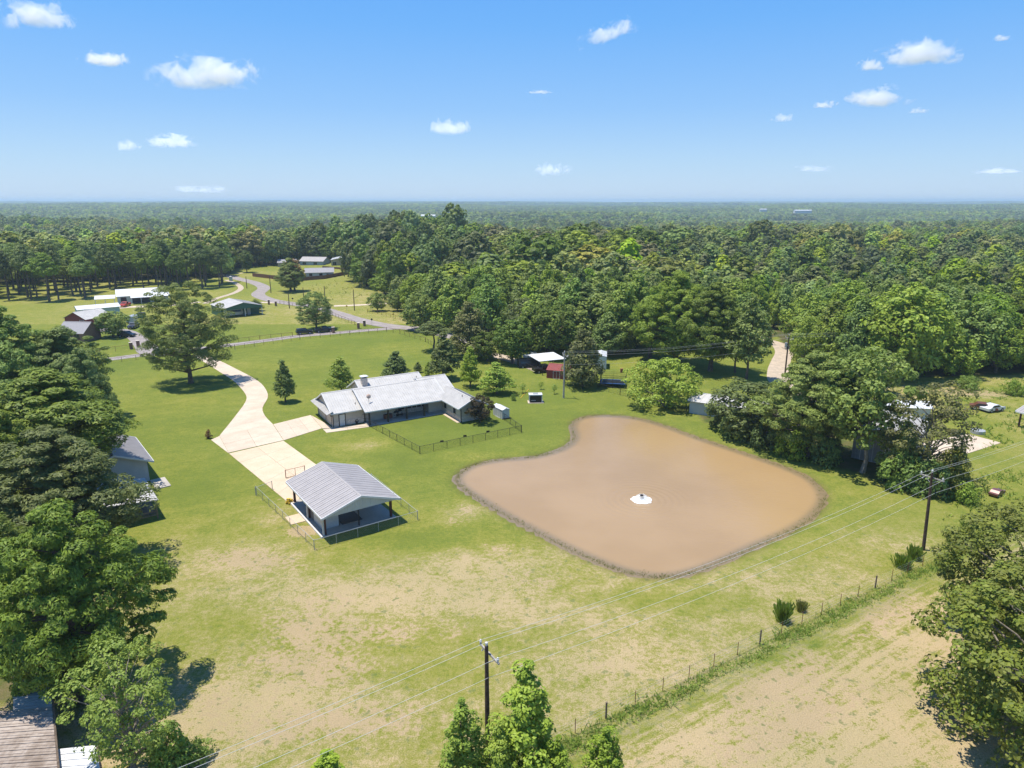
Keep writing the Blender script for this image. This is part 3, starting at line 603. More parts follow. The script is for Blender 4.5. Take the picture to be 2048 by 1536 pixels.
# ------------------------------------------------------------------ trees placed one by one
for a in (
 ('bigpineA', 168, 1400, 1000, 315, 'big dark green pine above the grey shed roof, nearest on the left', 'pine_tree'),
 ('bigpineB', 138, 1128, 848, 290, 'pine between the biggest left pine and the one hiding the neighbour house', 'pine_tree'),
 ('bigpineC', 122, 1000, 735, 312, 'dense pine hiding the grey-roofed neighbour house', 'pine_tree'),
 ('bigpineA', 50, 1075, 815, 190, 'pine wedged between the two middle pines of the left row', 'pine_tree'),
 ('bigpineB', 190, 900, 690, 110, 'slim pine top behind the grey-roofed neighbour house', 'pine_tree'),
 ('bigpineB', -10, 1060, 800, 240, 'pine cut by the left edge, middle of the left row', 'pine_tree'),
 ('bigpineA', 30, 870, 602, 230, 'tall pine at the far left, next to the brick neighbour house', 'pine_tree'),
 ('bigpineC', 150, 850, 650, 150, 'slimmer pine at the right end of the far left clump', 'pine_tree'),
 ('bigpineC', -60, 1300, 980, 260, 'pine cut by the left edge beside the biggest one', 'pine_tree'),
 ('lonepine', 382, 766, 562, 146, 'lone layered pine on the lawn beside the curved driveway', 'pine_tree'),
 ('hero_lime', 272, 1566, 1285, 235, 'airy light green tree right of the weathered shed roof', 'broadleaf_tree'),
 ('gum', 1050, 1650, 1318, 185, 'tallest light green sweetgum right of the near utility pole', 'broadleaf_tree'),
 ('gum', 930, 1680, 1396, 135, 'light green sweetgum left of the near utility pole', 'broadleaf_tree'),
 ('gum', 1205, 1660, 1450, 120, 'small sweetgum by the bottom edge right of the tallest one', 'broadleaf_tree'),
 ('gum', 1000, 1690, 1440, 120, 'low sweetgum growing against the near utility pole', 'broadleaf_tree'),
 ('gum', 1110, 1690, 1470, 110, 'low sweetgum filling the right foot of the tallest one', 'broadleaf_tree'),
 ('gum', 665, 1650, 1500, 130, 'treetop just rising over the bottom edge left of the pole', 'broadleaf_tree'),
 ('hero_oak', 2085, 1500, 1135, 430, 'big olive green tree filling the lower right corner', 'broadleaf_tree'),
 ('hero_oak', 2060, 1275, 1003, 320, 'olive green tree behind the big one at the right edge', 'broadleaf_tree'),
 # lawn trees round the white-roofed house
 ('cone0', 571, 804, 716, 47, 'slim conical tree alone on the lawn left of the house', 'broadleaf_tree'),
 ('cone1', 683, 785, 711, 64, 'light green tree behind the garage roof', 'broadleaf_tree'),
 ('cone0', 793, 762, 700, 62, 'dark conical tree behind the middle of the house roof', 'broadleaf_tree'),
 ('cone0', 836, 745, 723, 20, 'tiny conical tree behind the right end of the roof', 'broadleaf_tree'),
 ('cone0', 858, 752, 722, 26, 'small dark tree beside the dark spruce-like one', 'broadleaf_tree'),
 ('cone0', 889, 758, 660, 68, 'tall dark conical tree behind the right end of the house', 'broadleaf_tree'),
 ('cone1', 941, 774, 690, 54, 'bright green conical tree right of the house', 'broadleaf_tree'),
 ('cone1', 993, 787, 722, 78, 'bright green spreading tree above the white storage box', 'broadleaf_tree'),
 ('plum', 960, 845, 787, 54, 'dark purple-leaved tree at the corner of the right wing', 'broadleaf_tree'),
 ('sapling', 1045, 786, 765, 16, 'staked sapling left of the dark tank', 'young_tree'),
 ('sapling', 1082, 779, 762, 12, 'middle sapling of three beside the grey utility pole', 'young_tree'),
 ('sapling', 1109, 788, 768, 13, 'sapling nearest to the grey utility pole', 'young_tree'),
 ('bush', 1027, 801, 787, 10, 'small round shrub left of the dark tank', 'shrub'),
 ('redshrub', 418, 877, 857, 15, 'reddish brown shrub at the corner of the driveway', 'shrub'),
 ('yellow0', 1326, 812, 712, 134, 'yellow-green spreading tree above the pond', 'broadleaf_tree'),
 # row behind the pond
 ('oak2', 1492, 870, 757, 145, 'bushy tree hiding the low metal shed behind the pond', 'broadleaf_tree'),
 ('bigpineB', 1614, 912, 697, 178, 'broadest dark pine of the row behind the pond', 'pine_tree'),
 ('grey0', 1724, 945, 690, 165, 'grey-green tree with a bare trunk in front of the metal barn', 'broadleaf_tree'),
 ('bigpineC', 1672, 918, 730, 120, 'narrow pine between the broad pine and the grey-green tree', 'pine_tree'),
 ('airy0', 1842, 966, 756, 190, 'airy thin-leaved tree in front of the concrete yard', 'broadleaf_tree'),
 ('oak3', 1795, 962, 838, 90, 'low green tree beside the right corner of the metal barn', 'broadleaf_tree'),
 ('darkbush', 1443, 852, 812, 46, 'dark bush at the left end of the row behind the pond', 'shrub'),
 ('darkbush', 1470, 872, 815, 70, 'dark bush under the bushy tree behind the pond', 'shrub'),
 ('darkbush', 1530, 893, 835, 70, 'dark bush left of the broadest pine', 'shrub'),
 ('darkbush', 1585, 912, 850, 70, 'dark bush under the broadest pine', 'shrub'),
 ('darkbush', 1650, 925, 868, 66, 'dark bush right of the broadest pine', 'shrub'),
 ('darkbush', 1800, 975, 900, 80, 'bush left of the far right utility pole top', 'shrub'),
 ('darkbush', 1855, 988, 915, 80, 'bush behind the right utility pole', 'shrub'),
 ('bush', 1930, 1005, 962, 50, 'low round bush right of the right utility pole', 'shrub'),
 ('olive0', 1900, 985, 890, 90, 'olive bushy tree at the right end of the row', 'broadleaf_tree'),
 # yards across the lane
 ('olive0', 1165, 772, 655, 95, 'ivy-skirted tree behind the grey utility pole', 'broadleaf_tree'),
 ('oak1', 1024, 727, 638, 84, 'round-topped tree left of the carport', 'broadleaf_tree'),
 ('oak0', 1093, 712, 596, 110, 'large green tree behind the carport', 'broadleaf_tree'),
 ('olive0', 940, 715, 600, 92, 'olive-brown rounded tree by the lane end', 'broadleaf_tree'),
 ('oak2', 975, 722, 660, 60, 'smaller olive tree beside the dirt lane', 'broadleaf_tree'),
 ('tallpine0', 868, 702, 640, 66, 'dark shaggy pine at the corner of the road fence', 'pine_tree'),
 ('oak3', 1214, 712, 622, 80, 'dark oak behind the white tank', 'broadleaf_tree'),
 ('oak1', 1250, 708, 640, 60, 'small dark oak right of the white tank', 'broadleaf_tree'),
 ('bigpineA', 1352, 728, 540, 150, 'tall dark pine left in the big clump above the yellow-green tree', 'pine_tree'),
 ('bigpineB', 1420, 742, 560, 130, 'tall dark pine right in the big clump above the yellow-green tree', 'pine_tree'),
 ('bigpineC', 1300, 716, 590, 96, 'pine at the left end of the big clump', 'pine_tree'),
 ('pine1', 1492, 758, 590, 96, 'pine with low skirt beside the gravel road', 'pine_tree'),
 ('pine2', 1470, 745, 620, 70, 'pine behind the one with the low skirt', 'pine_tree'),
 ('oak0', 840, 660, 584, 66, 'round bright tree at the road junction', 'broadleaf_tree'),
 ('lonepine', 633, 659, 583, 68, 'dense pine behind the two parked dark vehicles', 'pine_tree'),
 ('bigpineA', 582, 583, 515, 62, 'dark pine half covered by a browned crown', 'pine_tree'),
 ('browntree', 590, 582, 516, 52, 'browned dead crown in the meadow beside the curving road', 'broadleaf_tree'),
 ('oak1', 226, 674, 621, 70, 'round tree beside the black car on the brown driveway', 'broadleaf_tree'),
 ('oak0', 733, 573, 516, 62, 'dark round tree at the edge of the meadow', 'broadleaf_tree'),
 ('oak2', 770, 590, 543, 62, 'pair of rounded oaks beyond the junction, the left one', 'broadleaf_tree'),
 ('oak3', 812, 612, 548, 70, 'rounded oak beyond the junction, right of its twin', 'broadleaf_tree'),
 ('oak0', 755, 622, 583, 36, 'small tree in the corner of the fenced garden', 'broadleaf_tree'),
 ('oak2', 795, 622, 580, 36, 'small dark tree in the middle of the fenced garden', 'broadleaf_tree'),
 ('oak0', 645, 528, 487, 48, 'round tree between the far grey house and the beige barn', 'broadleaf_tree'),
 ('oak1', 494, 545, 500, 32, 'small pine-like tree beside the far road bend', 'broadleaf_tree'),
 ('oak3', 512, 622, 598, 34, 'bush behind the right corner of the green barn', 'shrub'),
 ('oak2', 860, 553, 520, 50, 'dark tree in the meadow before the far white roof', 'broadleaf_tree'),
 # right woodland edge
 ('lime0', 1800, 752, 560, 162, 'huge bright yellow-green tree standing over the right woodland', 'broadleaf_tree'),
 ('yellow0', 1612, 730, 628, 76, 'yellow-green tree right of the gravel road', 'broadleaf_tree'),
 ('lime1', 1665, 735, 622, 80, 'green tree left of the huge bright one', 'broadleaf_tree'),
 ('lime1', 1928, 735, 648, 80, 'pale rounded tree right of the huge bright one', 'broadleaf_tree'),
 ('lime0', 1908, 752, 668, 74, 'round light green tree in front of the pale one', 'broadleaf_tree'),
 ('oak1', 1760, 790, 700, 80, 'dark tree below the huge bright one', 'broadleaf_tree'),
 ('oak0', 1700, 775, 690, 70, 'dark tree left below the huge bright one', 'broadleaf_tree'),
 ('oak2', 1990, 745, 640, 90, 'dark green tree at the right woodland edge', 'broadleaf_tree'),
 ('oak3', 2050, 742, 640, 90, 'tree cut by the right edge of the woodland', 'broadleaf_tree'),
 ('bush', 1935, 778, 750, 44, 'bush in the weedy yard behind the wrecks', 'shrub'),
 ('bush', 2025, 790, 757, 34, 'sparse bush in the weedy yard at the right edge', 'shrub'),
 ('bush', 340, 1530, 1450, 90, 'low bush at the foot of the airy tree', 'shrub'),
 ('bush', 395, 1520, 1480, 60, 'small bush right of the airy tree', 'shrub'),
): tree(*a)
for (px, py, w, h) in ((250, 603, 30, 14), (190, 690, 26, 16), (480, 590, 30, 12), (500, 594, 34, 14), (930, 462, 18, 5)):
    pass
hand = np.array([(o.location.x, o.location.y, o.scale.x * 4) for o in COL.objects if o.get('category') in ('tree',)])

# ------------------------------------------------------------------ woodland: jittered grid over the surveyed wood outlines
def cand(step, r0, r1, seed, jit=0.42):
    r = np.random.default_rng(seed); X = []; Y = []
    half = 0.86
    xs_ = np.arange(-r1 * half, r1 * half, step); ys_ = np.arange(max(60, 0), r1, step)
    A, B = np.meshgrid(xs_, ys_); A = A.ravel() + r.uniform(-jit, jit, A.size) * step; B = B.ravel() + r.uniform(-jit, jit, B.size) * step
    d = np.hypot(A, B); k = (d >= r0) & (d < r1) & (np.abs(A) < half * B + 40)
    return A[k], B[k], r
def in_wood(A, B):
    k = inside(WOOD, A, B)
    for g in GAPS: k &= ~inside(g, A, B)
    return k
KEEP = [WP(p) for p in ([(190,640),(190,575),(335,575),(420,600),(335,640)], [(1290,690),(1560,690),(1560,760),(1290,760)], [(1480,660),(1600,668),(1600,730),(1500,740)])]
A, B, r = cand(7.4, 120, 520, 5)
k = in_wood(A, B) & ~inside(WP([(-200,640),(0,600),(120,604),(455,572),(455,556),(300,560),(0,570),(-300,596)]), A, B)
for p in KEEP: k &= ~inside(p, A, B)
A, B = A[k], B[k]
kp_, _q = proj(A, B, 0 * A); kn = (kp_ > 1500) | (kp_ < 730) | (r.uniform(size=len(A)) < 0.6); A, B = A[kn], B[kn]
# thinner planting: pine grove on the grass at the left, and the wooded yards
A2, B2, _ = cand(8.5, 120, 420, 6); g = inside(WP([(-200,640),(0,600),(120,604),(330,588),(455,572),(455,556),(300,560),(0,570),(-300,596)]), A2, B2)
g &= ~inside(WP([(185,640),(185,584),(345,580),(430,600),(345,640)]), A2, B2)
A2, B2 = A2[g], B2[g]
A3, B3, _ = cand(9.6, 120, 420, 8); g = inside(NEIGH, A3, B3); A3, B3 = A3[g], B3[g]
X = np.concatenate([A, A2, A3]); Y = np.concatenate([B, B2, B3]); Z_ = np.concatenate([np.zeros(len(A)), np.ones(len(A2)), np.full(len(A3), 2)])
hd = np.min(np.hypot(X[:, None] - hand[None, :, 0], Y[:, None] - hand[None, :, 1]) - hand[None, :, 2] * 0.55, 1)
ok = hd > 0.5
for pl in ([(470,545),(510,566),(528,576),(516,589),(580,607),(710,638),(830,658),(900,672),(950,684)], [(950,684),(1000,713),(1085,742)], [(1480,668),(1558,690),(1556,742),(1640,806)]):
    ok &= seg_dist(WP(pl), X, Y, False) > 5
X, Y, Z_ = X[ok], Y[ok], Z_[ok]
px_, py_ = proj(X, Y, 0 * X); vis = (px_ > -60) & (px_ < 2110)
order = np.argsort(np.where(vis, 0, 1e6) + np.hypot(X, Y) - np.where(Z_ == 1, 200, 0)); NEAR_N = 292 - 0
n_ind = min(NEAR_N - len(hand), 210)
ind = order[:n_ind]; rest = order[n_ind:]
def species(x, y, z, u, px):
    if z == 1: return ('tallpine%d' % (int(u * 97) % 2), 19, 8.5)
    if z == 2: return (('oak0', 'oak1', 'lime0', 'pine3', 'oak3', 'lime1')[int(u * 6)], 14 + 4 * u, 12.5)
    if x > 20 and y > 200 and px > 1500: return (('pine0', 'pine1', 'pine2', 'pine3', 'pine0', 'lime1')[int(u * 6)], 13.5, 7.6)
    if x > 20: return (('pine0', 'oak1', 'pine2', 'oak2', 'lime0', 'oak3')[int(u * 6)], 15.5, 13)
    if x < -30 and x > -130 and y > 380: return (('pine0', 'pine1', 'pine2', 'oak3')[int(u * 4)], 19, 9.5)
    return (('tallpine0', 'pine1', 'tallpine1', 'oak0', 'oak1')[int(u * 5)], 17, 9)
GRP = {0: 'woodland', 1: 'pine grove', 2: 'yards'}
NM = dict(p='pine_tree', t='pine_tree', o='broadleaf_tree', l='broadleaf_tree')
MARK = ((200, 'at the far left'), (340, 'behind the white farmhouse'), (470, 'behind the green barn'), (560, 'left of the far houses'), (720, 'behind the far houses'), (860, 'beside the far meadow'), (1000, 'beyond the lane end'), (1100, 'beyond the carport'), (1250, 'beyond the trampoline'), (1420, 'beyond the yellow-green pond tree'), (1560, 'left of the gravel road'), (1700, 'right of the gravel road'), (1900, 'behind the huge bright tree'), (99999, 'towards the right edge'))
SPN = dict(p='green pine', t='bare-stemmed pine', o='leafy dark tree', l='light green tree')
bins = {}
for i in ind: bins.setdefault(next(k for k, m in enumerate(MARK) if px_[i] < m[0]), []).append(i)
ROW = {}
for k, v in bins.items():
    v.sort(key=lambda i: -py_[i])
    for q, i in enumerate(v): ROW[i] = (k, min(3, int(4 * q / len(v))))
for i in ind:
    u = random.random(); key, hh, ww = species(X[i], Y[i], Z_[i], u, px_[i]); s_ = random.uniform(0.82, 1.18)
    k_, r_ = ROW[i]; lab = ('slightly taller ' if s_ > 1.06 else 'slightly lower ' if s_ < .94 else 'middling ') + SPN[key[0]] + (', front row ', ', second row ', ', third row ', ', rear row ')[r_] + MARK[k_][1]
    tree(key, 0, 0, 0, 0, lab, NM[key[0]], 'woodland trees ' + MARK[k_][1], x=float(X[i]), y=float(Y[i]), Hm=hh * s_, Wm=ww * random.uniform(0.85, 1.25))

# the woods farther away, beyond counting: instanced on points
def far_proto(name, seed, prof, Ht, Rd, base, ncl, rc, nl, leaf, kind, mat, bark):
    V, T, mb = make_tree(seed, prof, Ht, Rd, base, ncl, rc, nl, leaf, kind, flat=0.7, trunk_r=0.25, limbs=0, lump=0.15, inner=0.08)
    n = len(V); tv = np.array(mb.v); tf = np.array([f for f in mb.f if len(f) == 4]); tt = np.concatenate([tf[:, [0, 1, 2]], tf[:, [0, 2, 3]]]) + n
    me = np_mesh(name, np.concatenate([V, tv]), np.concatenate([T, tt]), mat, True); me.materials.append(bark)
    mi = np.zeros(len(T) + len(tt), np.int32); mi[len(T):] = 1; me.polygons.foreach_set('material_index', mi)
    return bpy.data.objects.new(name, me)
def coll(name, obs):
    c = bpy.data.collections.new(name)
    for o in obs: c.objects.link(o)
    return c
for k_, nm_ in (('pine', 'far_pine_leaves'), ('pine_lit', 'far_young_pine_leaves'), ('oak', 'far_oak_leaves'), ('lime', 'far_light_leaves'), ('olive', 'far_olive_leaves')):
    c_ = dict(pine=((.065, .105, .03), (.15, .20, .05)), pine_lit=((.085, .14, .03), (.19, .255, .055)), oak=((.07, .115, .03), (.16, .22, .055)), lime=((.12, .185, .03), (.24, .30, .055)), olive=((.12, .135, .04), (.24, .235, .085)))[k_]
    L['far_' + k_] = leaf_mat(nm_, *c_, vary=1.45)
mid_c = coll('woodland_kinds', [
    far_proto('wood_a', 201, 'egg', 15, 5.2, 0.2, 46, 1.5, 34, 0.50, 'far', L['far_pine_lit'], BARK),
    far_proto('wood_b', 202, 'round', 17, 5.2, 0.3, 46, 1.5, 34, 0.50, 'far', L['far_pine'], BARK),
    far_proto('wood_c', 203, 'round', 14, 5.2, 0.15, 50, 1.6, 34, 0.52, 'far', L['far_oak'], BARK),
    far_proto('wood_d', 204, 'egg', 15, 5.2, 0.15, 50, 1.6, 34, 0.52, 'far', L['far_lime'], BARK),
    far_proto('wood_e', 205, 'round', 15, 5.4, 0.15, 50, 1.6, 34, 0.52, 'far', L['far_olive'], BARK)])
far_c = coll('far_wood_kinds', [
    far_proto('wood_f', 211, 'round', 14, 6.4, 0.05, 22, 2.6, 22, 1.15, 'far', L['far_pine'], BARK),
    far_proto('wood_g', 212, 'egg', 15, 6.4, 0.05, 22, 2.6, 22, 1.15, 'far', L['far_oak'], BARK),
    far_proto('wood_h', 213, 'round', 14, 6.8, 0.05, 22, 2.6, 22, 1.15, 'far', L['far_lime'], BARK)])
def scatter(name, x, y, scl, sz, idx, c, label):
    z = terr(x, y, False); n = len(x); me = bpy.data.meshes.new(name); me.vertices.add(n)
    me.vertices.foreach_set('co', np.stack([x, y, z], -1).astype(np.float32).ravel())
    for nm, typ, arr in (('rot', 'FLOAT_VECTOR', np.stack([0 * x, 0 * x, rng.uniform(0, 6.28, n)], -1)), ('scl', 'FLOAT_VECTOR', np.stack([scl, scl, sz], -1))):
        a = me.attributes.new(nm, typ, 'POINT'); a.data.foreach_set('vector', arr.astype(np.float32).ravel())
    a = me.attributes.new('pick', 'INT', 'POINT'); a.data.foreach_set('value', idx.astype(np.int32))
    o = link(name, me); tag(o, label, 'trees', kind='stuff')
    ng = bpy.data.node_groups.new(name + '_nodes', 'GeometryNodeTree')
    ng.interface.new_socket('Geometry', in_out='INPUT', socket_type='NodeSocketGeometry'); ng.interface.new_socket('Geometry', in_out='OUTPUT', socket_type='NodeSocketGeometry')
    gi = ng.nodes.new('NodeGroupInput'); go = ng.nodes.new('NodeGroupOutput')
    m2p = ng.nodes.new('GeometryNodeMeshToPoints'); iop = ng.nodes.new('GeometryNodeInstanceOnPoints'); ci = ng.nodes.new('GeometryNodeCollectionInfo')
    ci.inputs[0].default_value = c; ci.inputs['Separate Children'].default_value = True; ci.inputs['Reset Children'].default_value = True
    iop.inputs['Pick Instance'].default_value = True
    def na(nm, typ):
        nd = ng.nodes.new('GeometryNodeInputNamedAttribute'); nd.data_type = typ; nd.inputs[0].default_value = nm
        return next(s for s in nd.outputs if s.enabled and s.name == 'Attribute')
    l = ng.links.new
    l(gi.outputs[0], m2p.inputs['Mesh']); l(m2p.outputs[0], iop.inputs['Points']); l(ci.outputs[0], iop.inputs['Instance'])
    l(na('pick', 'INT'), iop.inputs['Instance Index']); l(na('rot', 'FLOAT_VECTOR'), iop.inputs['Rotation']); l(na('scl', 'FLOAT_VECTOR'), iop.inputs['Scale'])
    l(iop.outputs[0], go.inputs[0])
    md = o.modifiers.new('scatter', 'NODES'); md.node_group = ng
    return o
xr, yr, zr = X[rest], Y[rest], Z_[rest]
A, B, r = cand(8.6, 520, 1400, 15); k = in_wood(A, B)
xr = np.concatenate([xr, A[k]]); yr = np.concatenate([yr, B[k]])
u = rng.uniform(size=len(xr)); vn = vnoise(xr, yr, 70, 21) + 0.35 * (u - 0.5)
pick = np.where(vn > 0.72, 3, np.where(vn > 0.58, 4, np.where(vn > 0.46, 2, np.where(u > 0.5, 0, 1))))
pick = np.where((xr > 60) & (yr < 420) & (u > 0.15), 0, pick); pick = np.where((xr < -20) & (yr < 560) & (xr > -130), np.where(u > .3, 1, 2), pick)
s_ = np.clip(np.exp(rng.normal(size=len(xr)) * 0.30), .6, 1.9) * np.where((xr > 60) & (yr < 400), 0.85, 1.0)
s_ = np.where((pick >= 3) & (u > .5), np.minimum(s_ * 1.35, 1.9), s_)
szz = s_ ** .6 * rng.uniform(0.78, 1.2, len(xr)) * np.where((xr < -30) & (xr > -130) & (yr < 560), 1.12, 1.0)
s_ = np.where((xr > -30) & (yr < 620) & (proj(xr, yr, 0 * xr)[0] < 1500), s_ * 1.25, s_); szz = np.where((xr > 20) & (yr < 420) & (proj(xr, yr, 0 * xr)[0] > 1500), szz * 0.85, szz)
scatter('distant_woodland', xr, yr, s_, szz, pick, mid_c, 'mixed woodland rolling away behind the farmyards')
A, B, r = cand(19, 1400, 4600, 16); k = in_wood(A, B)
A, B = A[k], B[k]; d = np.hypot(A, B)
sc1 = rng.uniform(1.1, 1.9, len(A)) * (1 + 0.25 * sstep(2500, 4500, d)); vn = vnoise(A, B, 160, 22) + 0.3 * (rng.uniform(size=len(A)) - 0.5)
scatter('far_woodland', A, B, sc1, rng.uniform(0.85, 1.3, len(A)), np.where(vn > 0.7, 2, np.where(vn > 0.45, 1, 0)), far_c, 'bluish woodland towards the horizon')
A, B, r = cand(62, 4600, 13000, 17)
sc1 = rng.uniform(3.2, 5.5, len(A)); vn = rng.uniform(size=len(A))
scatter('horizon_woodland', A, B, sc1, rng.uniform(0.9, 1.5, len(A)), (vn * 2.1).astype(int), far_c, 'thin line of woodland along the horizon')
# ------------------------------------------------------------------ building materials
M['roof'] = mat_plain('galvalume_roof', (0.475, 0.455, 0.425), 0.65, 0.05, 0.4, var=0.10, scale=0.8, bump=0.05)
M['roof_grey'] = mat_plain('grey_metal_roof', (0.345, 0.32, 0.31), 0.55, 0.0, 0.4, var=0.08, scale=0.8, bump=0.05)
M['roof_white'] = mat_plain('white_metal_roof', (0.62, 0.62, 0.62), 0.5, 0.0, 0.4, var=0.06, scale=0.6, bump=0.05)
M['rib'] = mat_plain('roof_rib_metal', (0.51, 0.49, 0.46), 0.55, 0.0, 0.4, var=0.05)
M['trim'] = mat_plain('white_trim', (0.62, 0.62, 0.61), 0.5, var=0.05)
M['siding'] = mat_plain('taupe_siding', (0.50, 0.445, 0.38), 0.8, var=0.08, scale=1.5)
M['stone'] = mat_plain('cream_stone', (0.62, 0.53, 0.44), 0.9, var=0.3, scale=5, bump=0.5)
M['white'] = mat_plain('white_paint', (0.60, 0.59, 0.57), 0.6, var=0.08)
M['palewall'] = mat_plain('pale_steel_siding', (0.47, 0.49, 0.48), 0.6, var=0.06, scale=1)
M['dark'] = mat_plain('dark_bronze', (0.035, 0.028, 0.026), 0.5, var=0.2)
M['redbrown'] = mat_plain('red_brown_post', (0.10, 0.035, 0.025), 0.6, var=0.2)
M['black'] = mat_plain('black_parts', (0.015, 0.015, 0.017), 0.45, var=0.3)
M['glass'] = mat_plain('window_glass', (0.02, 0.025, 0.03), 0.08, 0, 0.6, var=0.1)
M['wood'] = mat_plain('weathered_wood', (0.20, 0.15, 0.11), 0.9, var=0.4, scale=5, bump=0.5)
M['pole'] = mat_plain('creosote_pole', (0.085, 0.055, 0.040), 0.85, var=0.4, scale=3, bump=0.5)
M['polegrey'] = mat_plain('silvered_pole', (0.36, 0.33, 0.29), 0.85, var=0.25, scale=3, bump=0.4)
M['fencewood'] = mat_plain('brown_fence_boards', (0.17, 0.085, 0.055), 0.85, var=0.3, scale=4)
M['galv'] = mat_plain('galvanised_wire', (0.42, 0.43, 0.43), 0.5, 0.3, var=0.15)
M['blackwire'] = mat_plain('black_wire', (0.030, 0.028, 0.026), 0.6, var=0.2)
M['rust'] = mat_plain('rusty_pipe', (0.22, 0.085, 0.045), 0.85, var=0.35, scale=8)
M['wirelite'] = mat_plain('weathered_aluminium_wire', (0.50, 0.50, 0.48), 0.6, 0.0, var=0.05)
M['redbarn'] = mat_plain('red_barn_paint', (0.24, 0.045, 0.04), 0.65, var=0.2)
M['brick'] = mat_plain('brown_brick', (0.26, 0.15, 0.11), 0.9, var=0.35, scale=9)
M['shingle'] = mat_plain('pale_shingles', (0.31, 0.295, 0.30), 0.9, var=0.2, scale=7)
M['green'] = mat_plain('green_steel', (0.045, 0.13, 0.095), 0.5, var=0.15)
M['teal'] = mat_plain('pale_teal_siding', (0.36, 0.48, 0.46), 0.7, var=0.1)
M['tan'] = mat_plain('tan_siding', (0.42, 0.36, 0.25), 0.7, var=0.1)
M['bluegrey'] = mat_plain('blue_grey_siding', (0.34, 0.40, 0.43), 0.7, var=0.1)
M['blue'] = mat_plain('blue_pad', (0.03, 0.09, 0.26), 0.5, var=0.1)
M['red'] = mat_plain('red_machine_paint', (0.38, 0.05, 0.035), 0.5, var=0.25)
M['yel'] = mat_plain('yellow_plastic', (0.65, 0.42, 0.04), 0.5, var=0.1)
M['foam'] = mat_plain('white_foam', (0.82, 0.82, 0.80), 0.9, var=0.12, scale=6, bump=0.6)
t = NT('weathered_tin'); P = t.objc(); a = t.noise(0.9, 6, t.scale(P, 1, 0.35, 1), 0.7); b = t.noise(4, 5, t.scale(P, 0.25, 3, 1), 0.7)
c = t.mix(t.ramp(a, 0.3, 0.65), (0.21, 0.165, 0.13), (0.44, 0.375, 0.32)); c = t.mix(t.ramp(b, 0.4, 0.7, 0, 0.75), c, (0.20, 0.145, 0.11)); t.bsdf(c, 0.8, 0, 0.2, b, 0.3); M['tin'] = t.m

def roof_slope(parent, e0, e1, r1, r0, mat, n, sep=False, rib=0.05, name='roof', thick=0.05, ribmat=None, pname='roof_panel'):
    e0, e1, r1, r0 = map(Vector, (e0, e1, r1, r0)); nrm = (e1 - e0).cross(r1 - e1).normalized()
    if nrm.z < 0: nrm = -nrm
    mb = MB(); rb = MB()
    for i in range(n):
        a = e0.lerp(e1, i / n); b = e0.lerp(e1, (i + 1) / n); c = r0.lerp(r1, (i + 1) / n); d = r0.lerp(r1, i / n)
        tgt = MB() if sep else mb
        g = (e1 - e0).normalized() * (0.006 if sep else 0)
        tgt.slab([a + g, b - g, c - g, d + g], thick)
        if sep:
            w = (e1 - e0).normalized() * 0.045; u = nrm * rib
            tgt.add([a + g, a + w, a + w + u, a + g + u, d + g, d + w, d + w + u, d + g + u], [(0, 1, 2, 3), (7, 6, 5, 4), (0, 4, 5, 1), (1, 5, 6, 2), (2, 6, 7, 3), (3, 7, 4, 0)])
            k = 0.45; a2 = a.lerp(b, k); d2 = d.lerp(c, k)
            tgt.add([a2, a2 + w, a2 + w + u * .5, a2 + u * .5, d2, d2 + w, d2 + w + u * .5, d2 + u * .5], [(0, 1, 2, 3), (7, 6, 5, 4), (0, 4, 5, 1), (1, 5, 6, 2), (2, 6, 7, 3), (3, 7, 4, 0)])
            tgt.build(pname, mat, parent)
        elif rib > 0:
            w = (e1 - e0).normalized() * 0.04; u = nrm * rib
            rb.add([a, a + w, a + w + u, a + u, d, d + w, d + w + u, d + u], [(0, 1, 2, 3), (7, 6, 5, 4), (0, 4, 5, 1), (1, 5, 6, 2), (2, 6, 7, 3), (3, 7, 4, 0)])
    if not sep:
        o = mb.build(name, mat, parent)
        if rib > 0: rb.build('standing_seams', ribmat or mat, o)
        return o
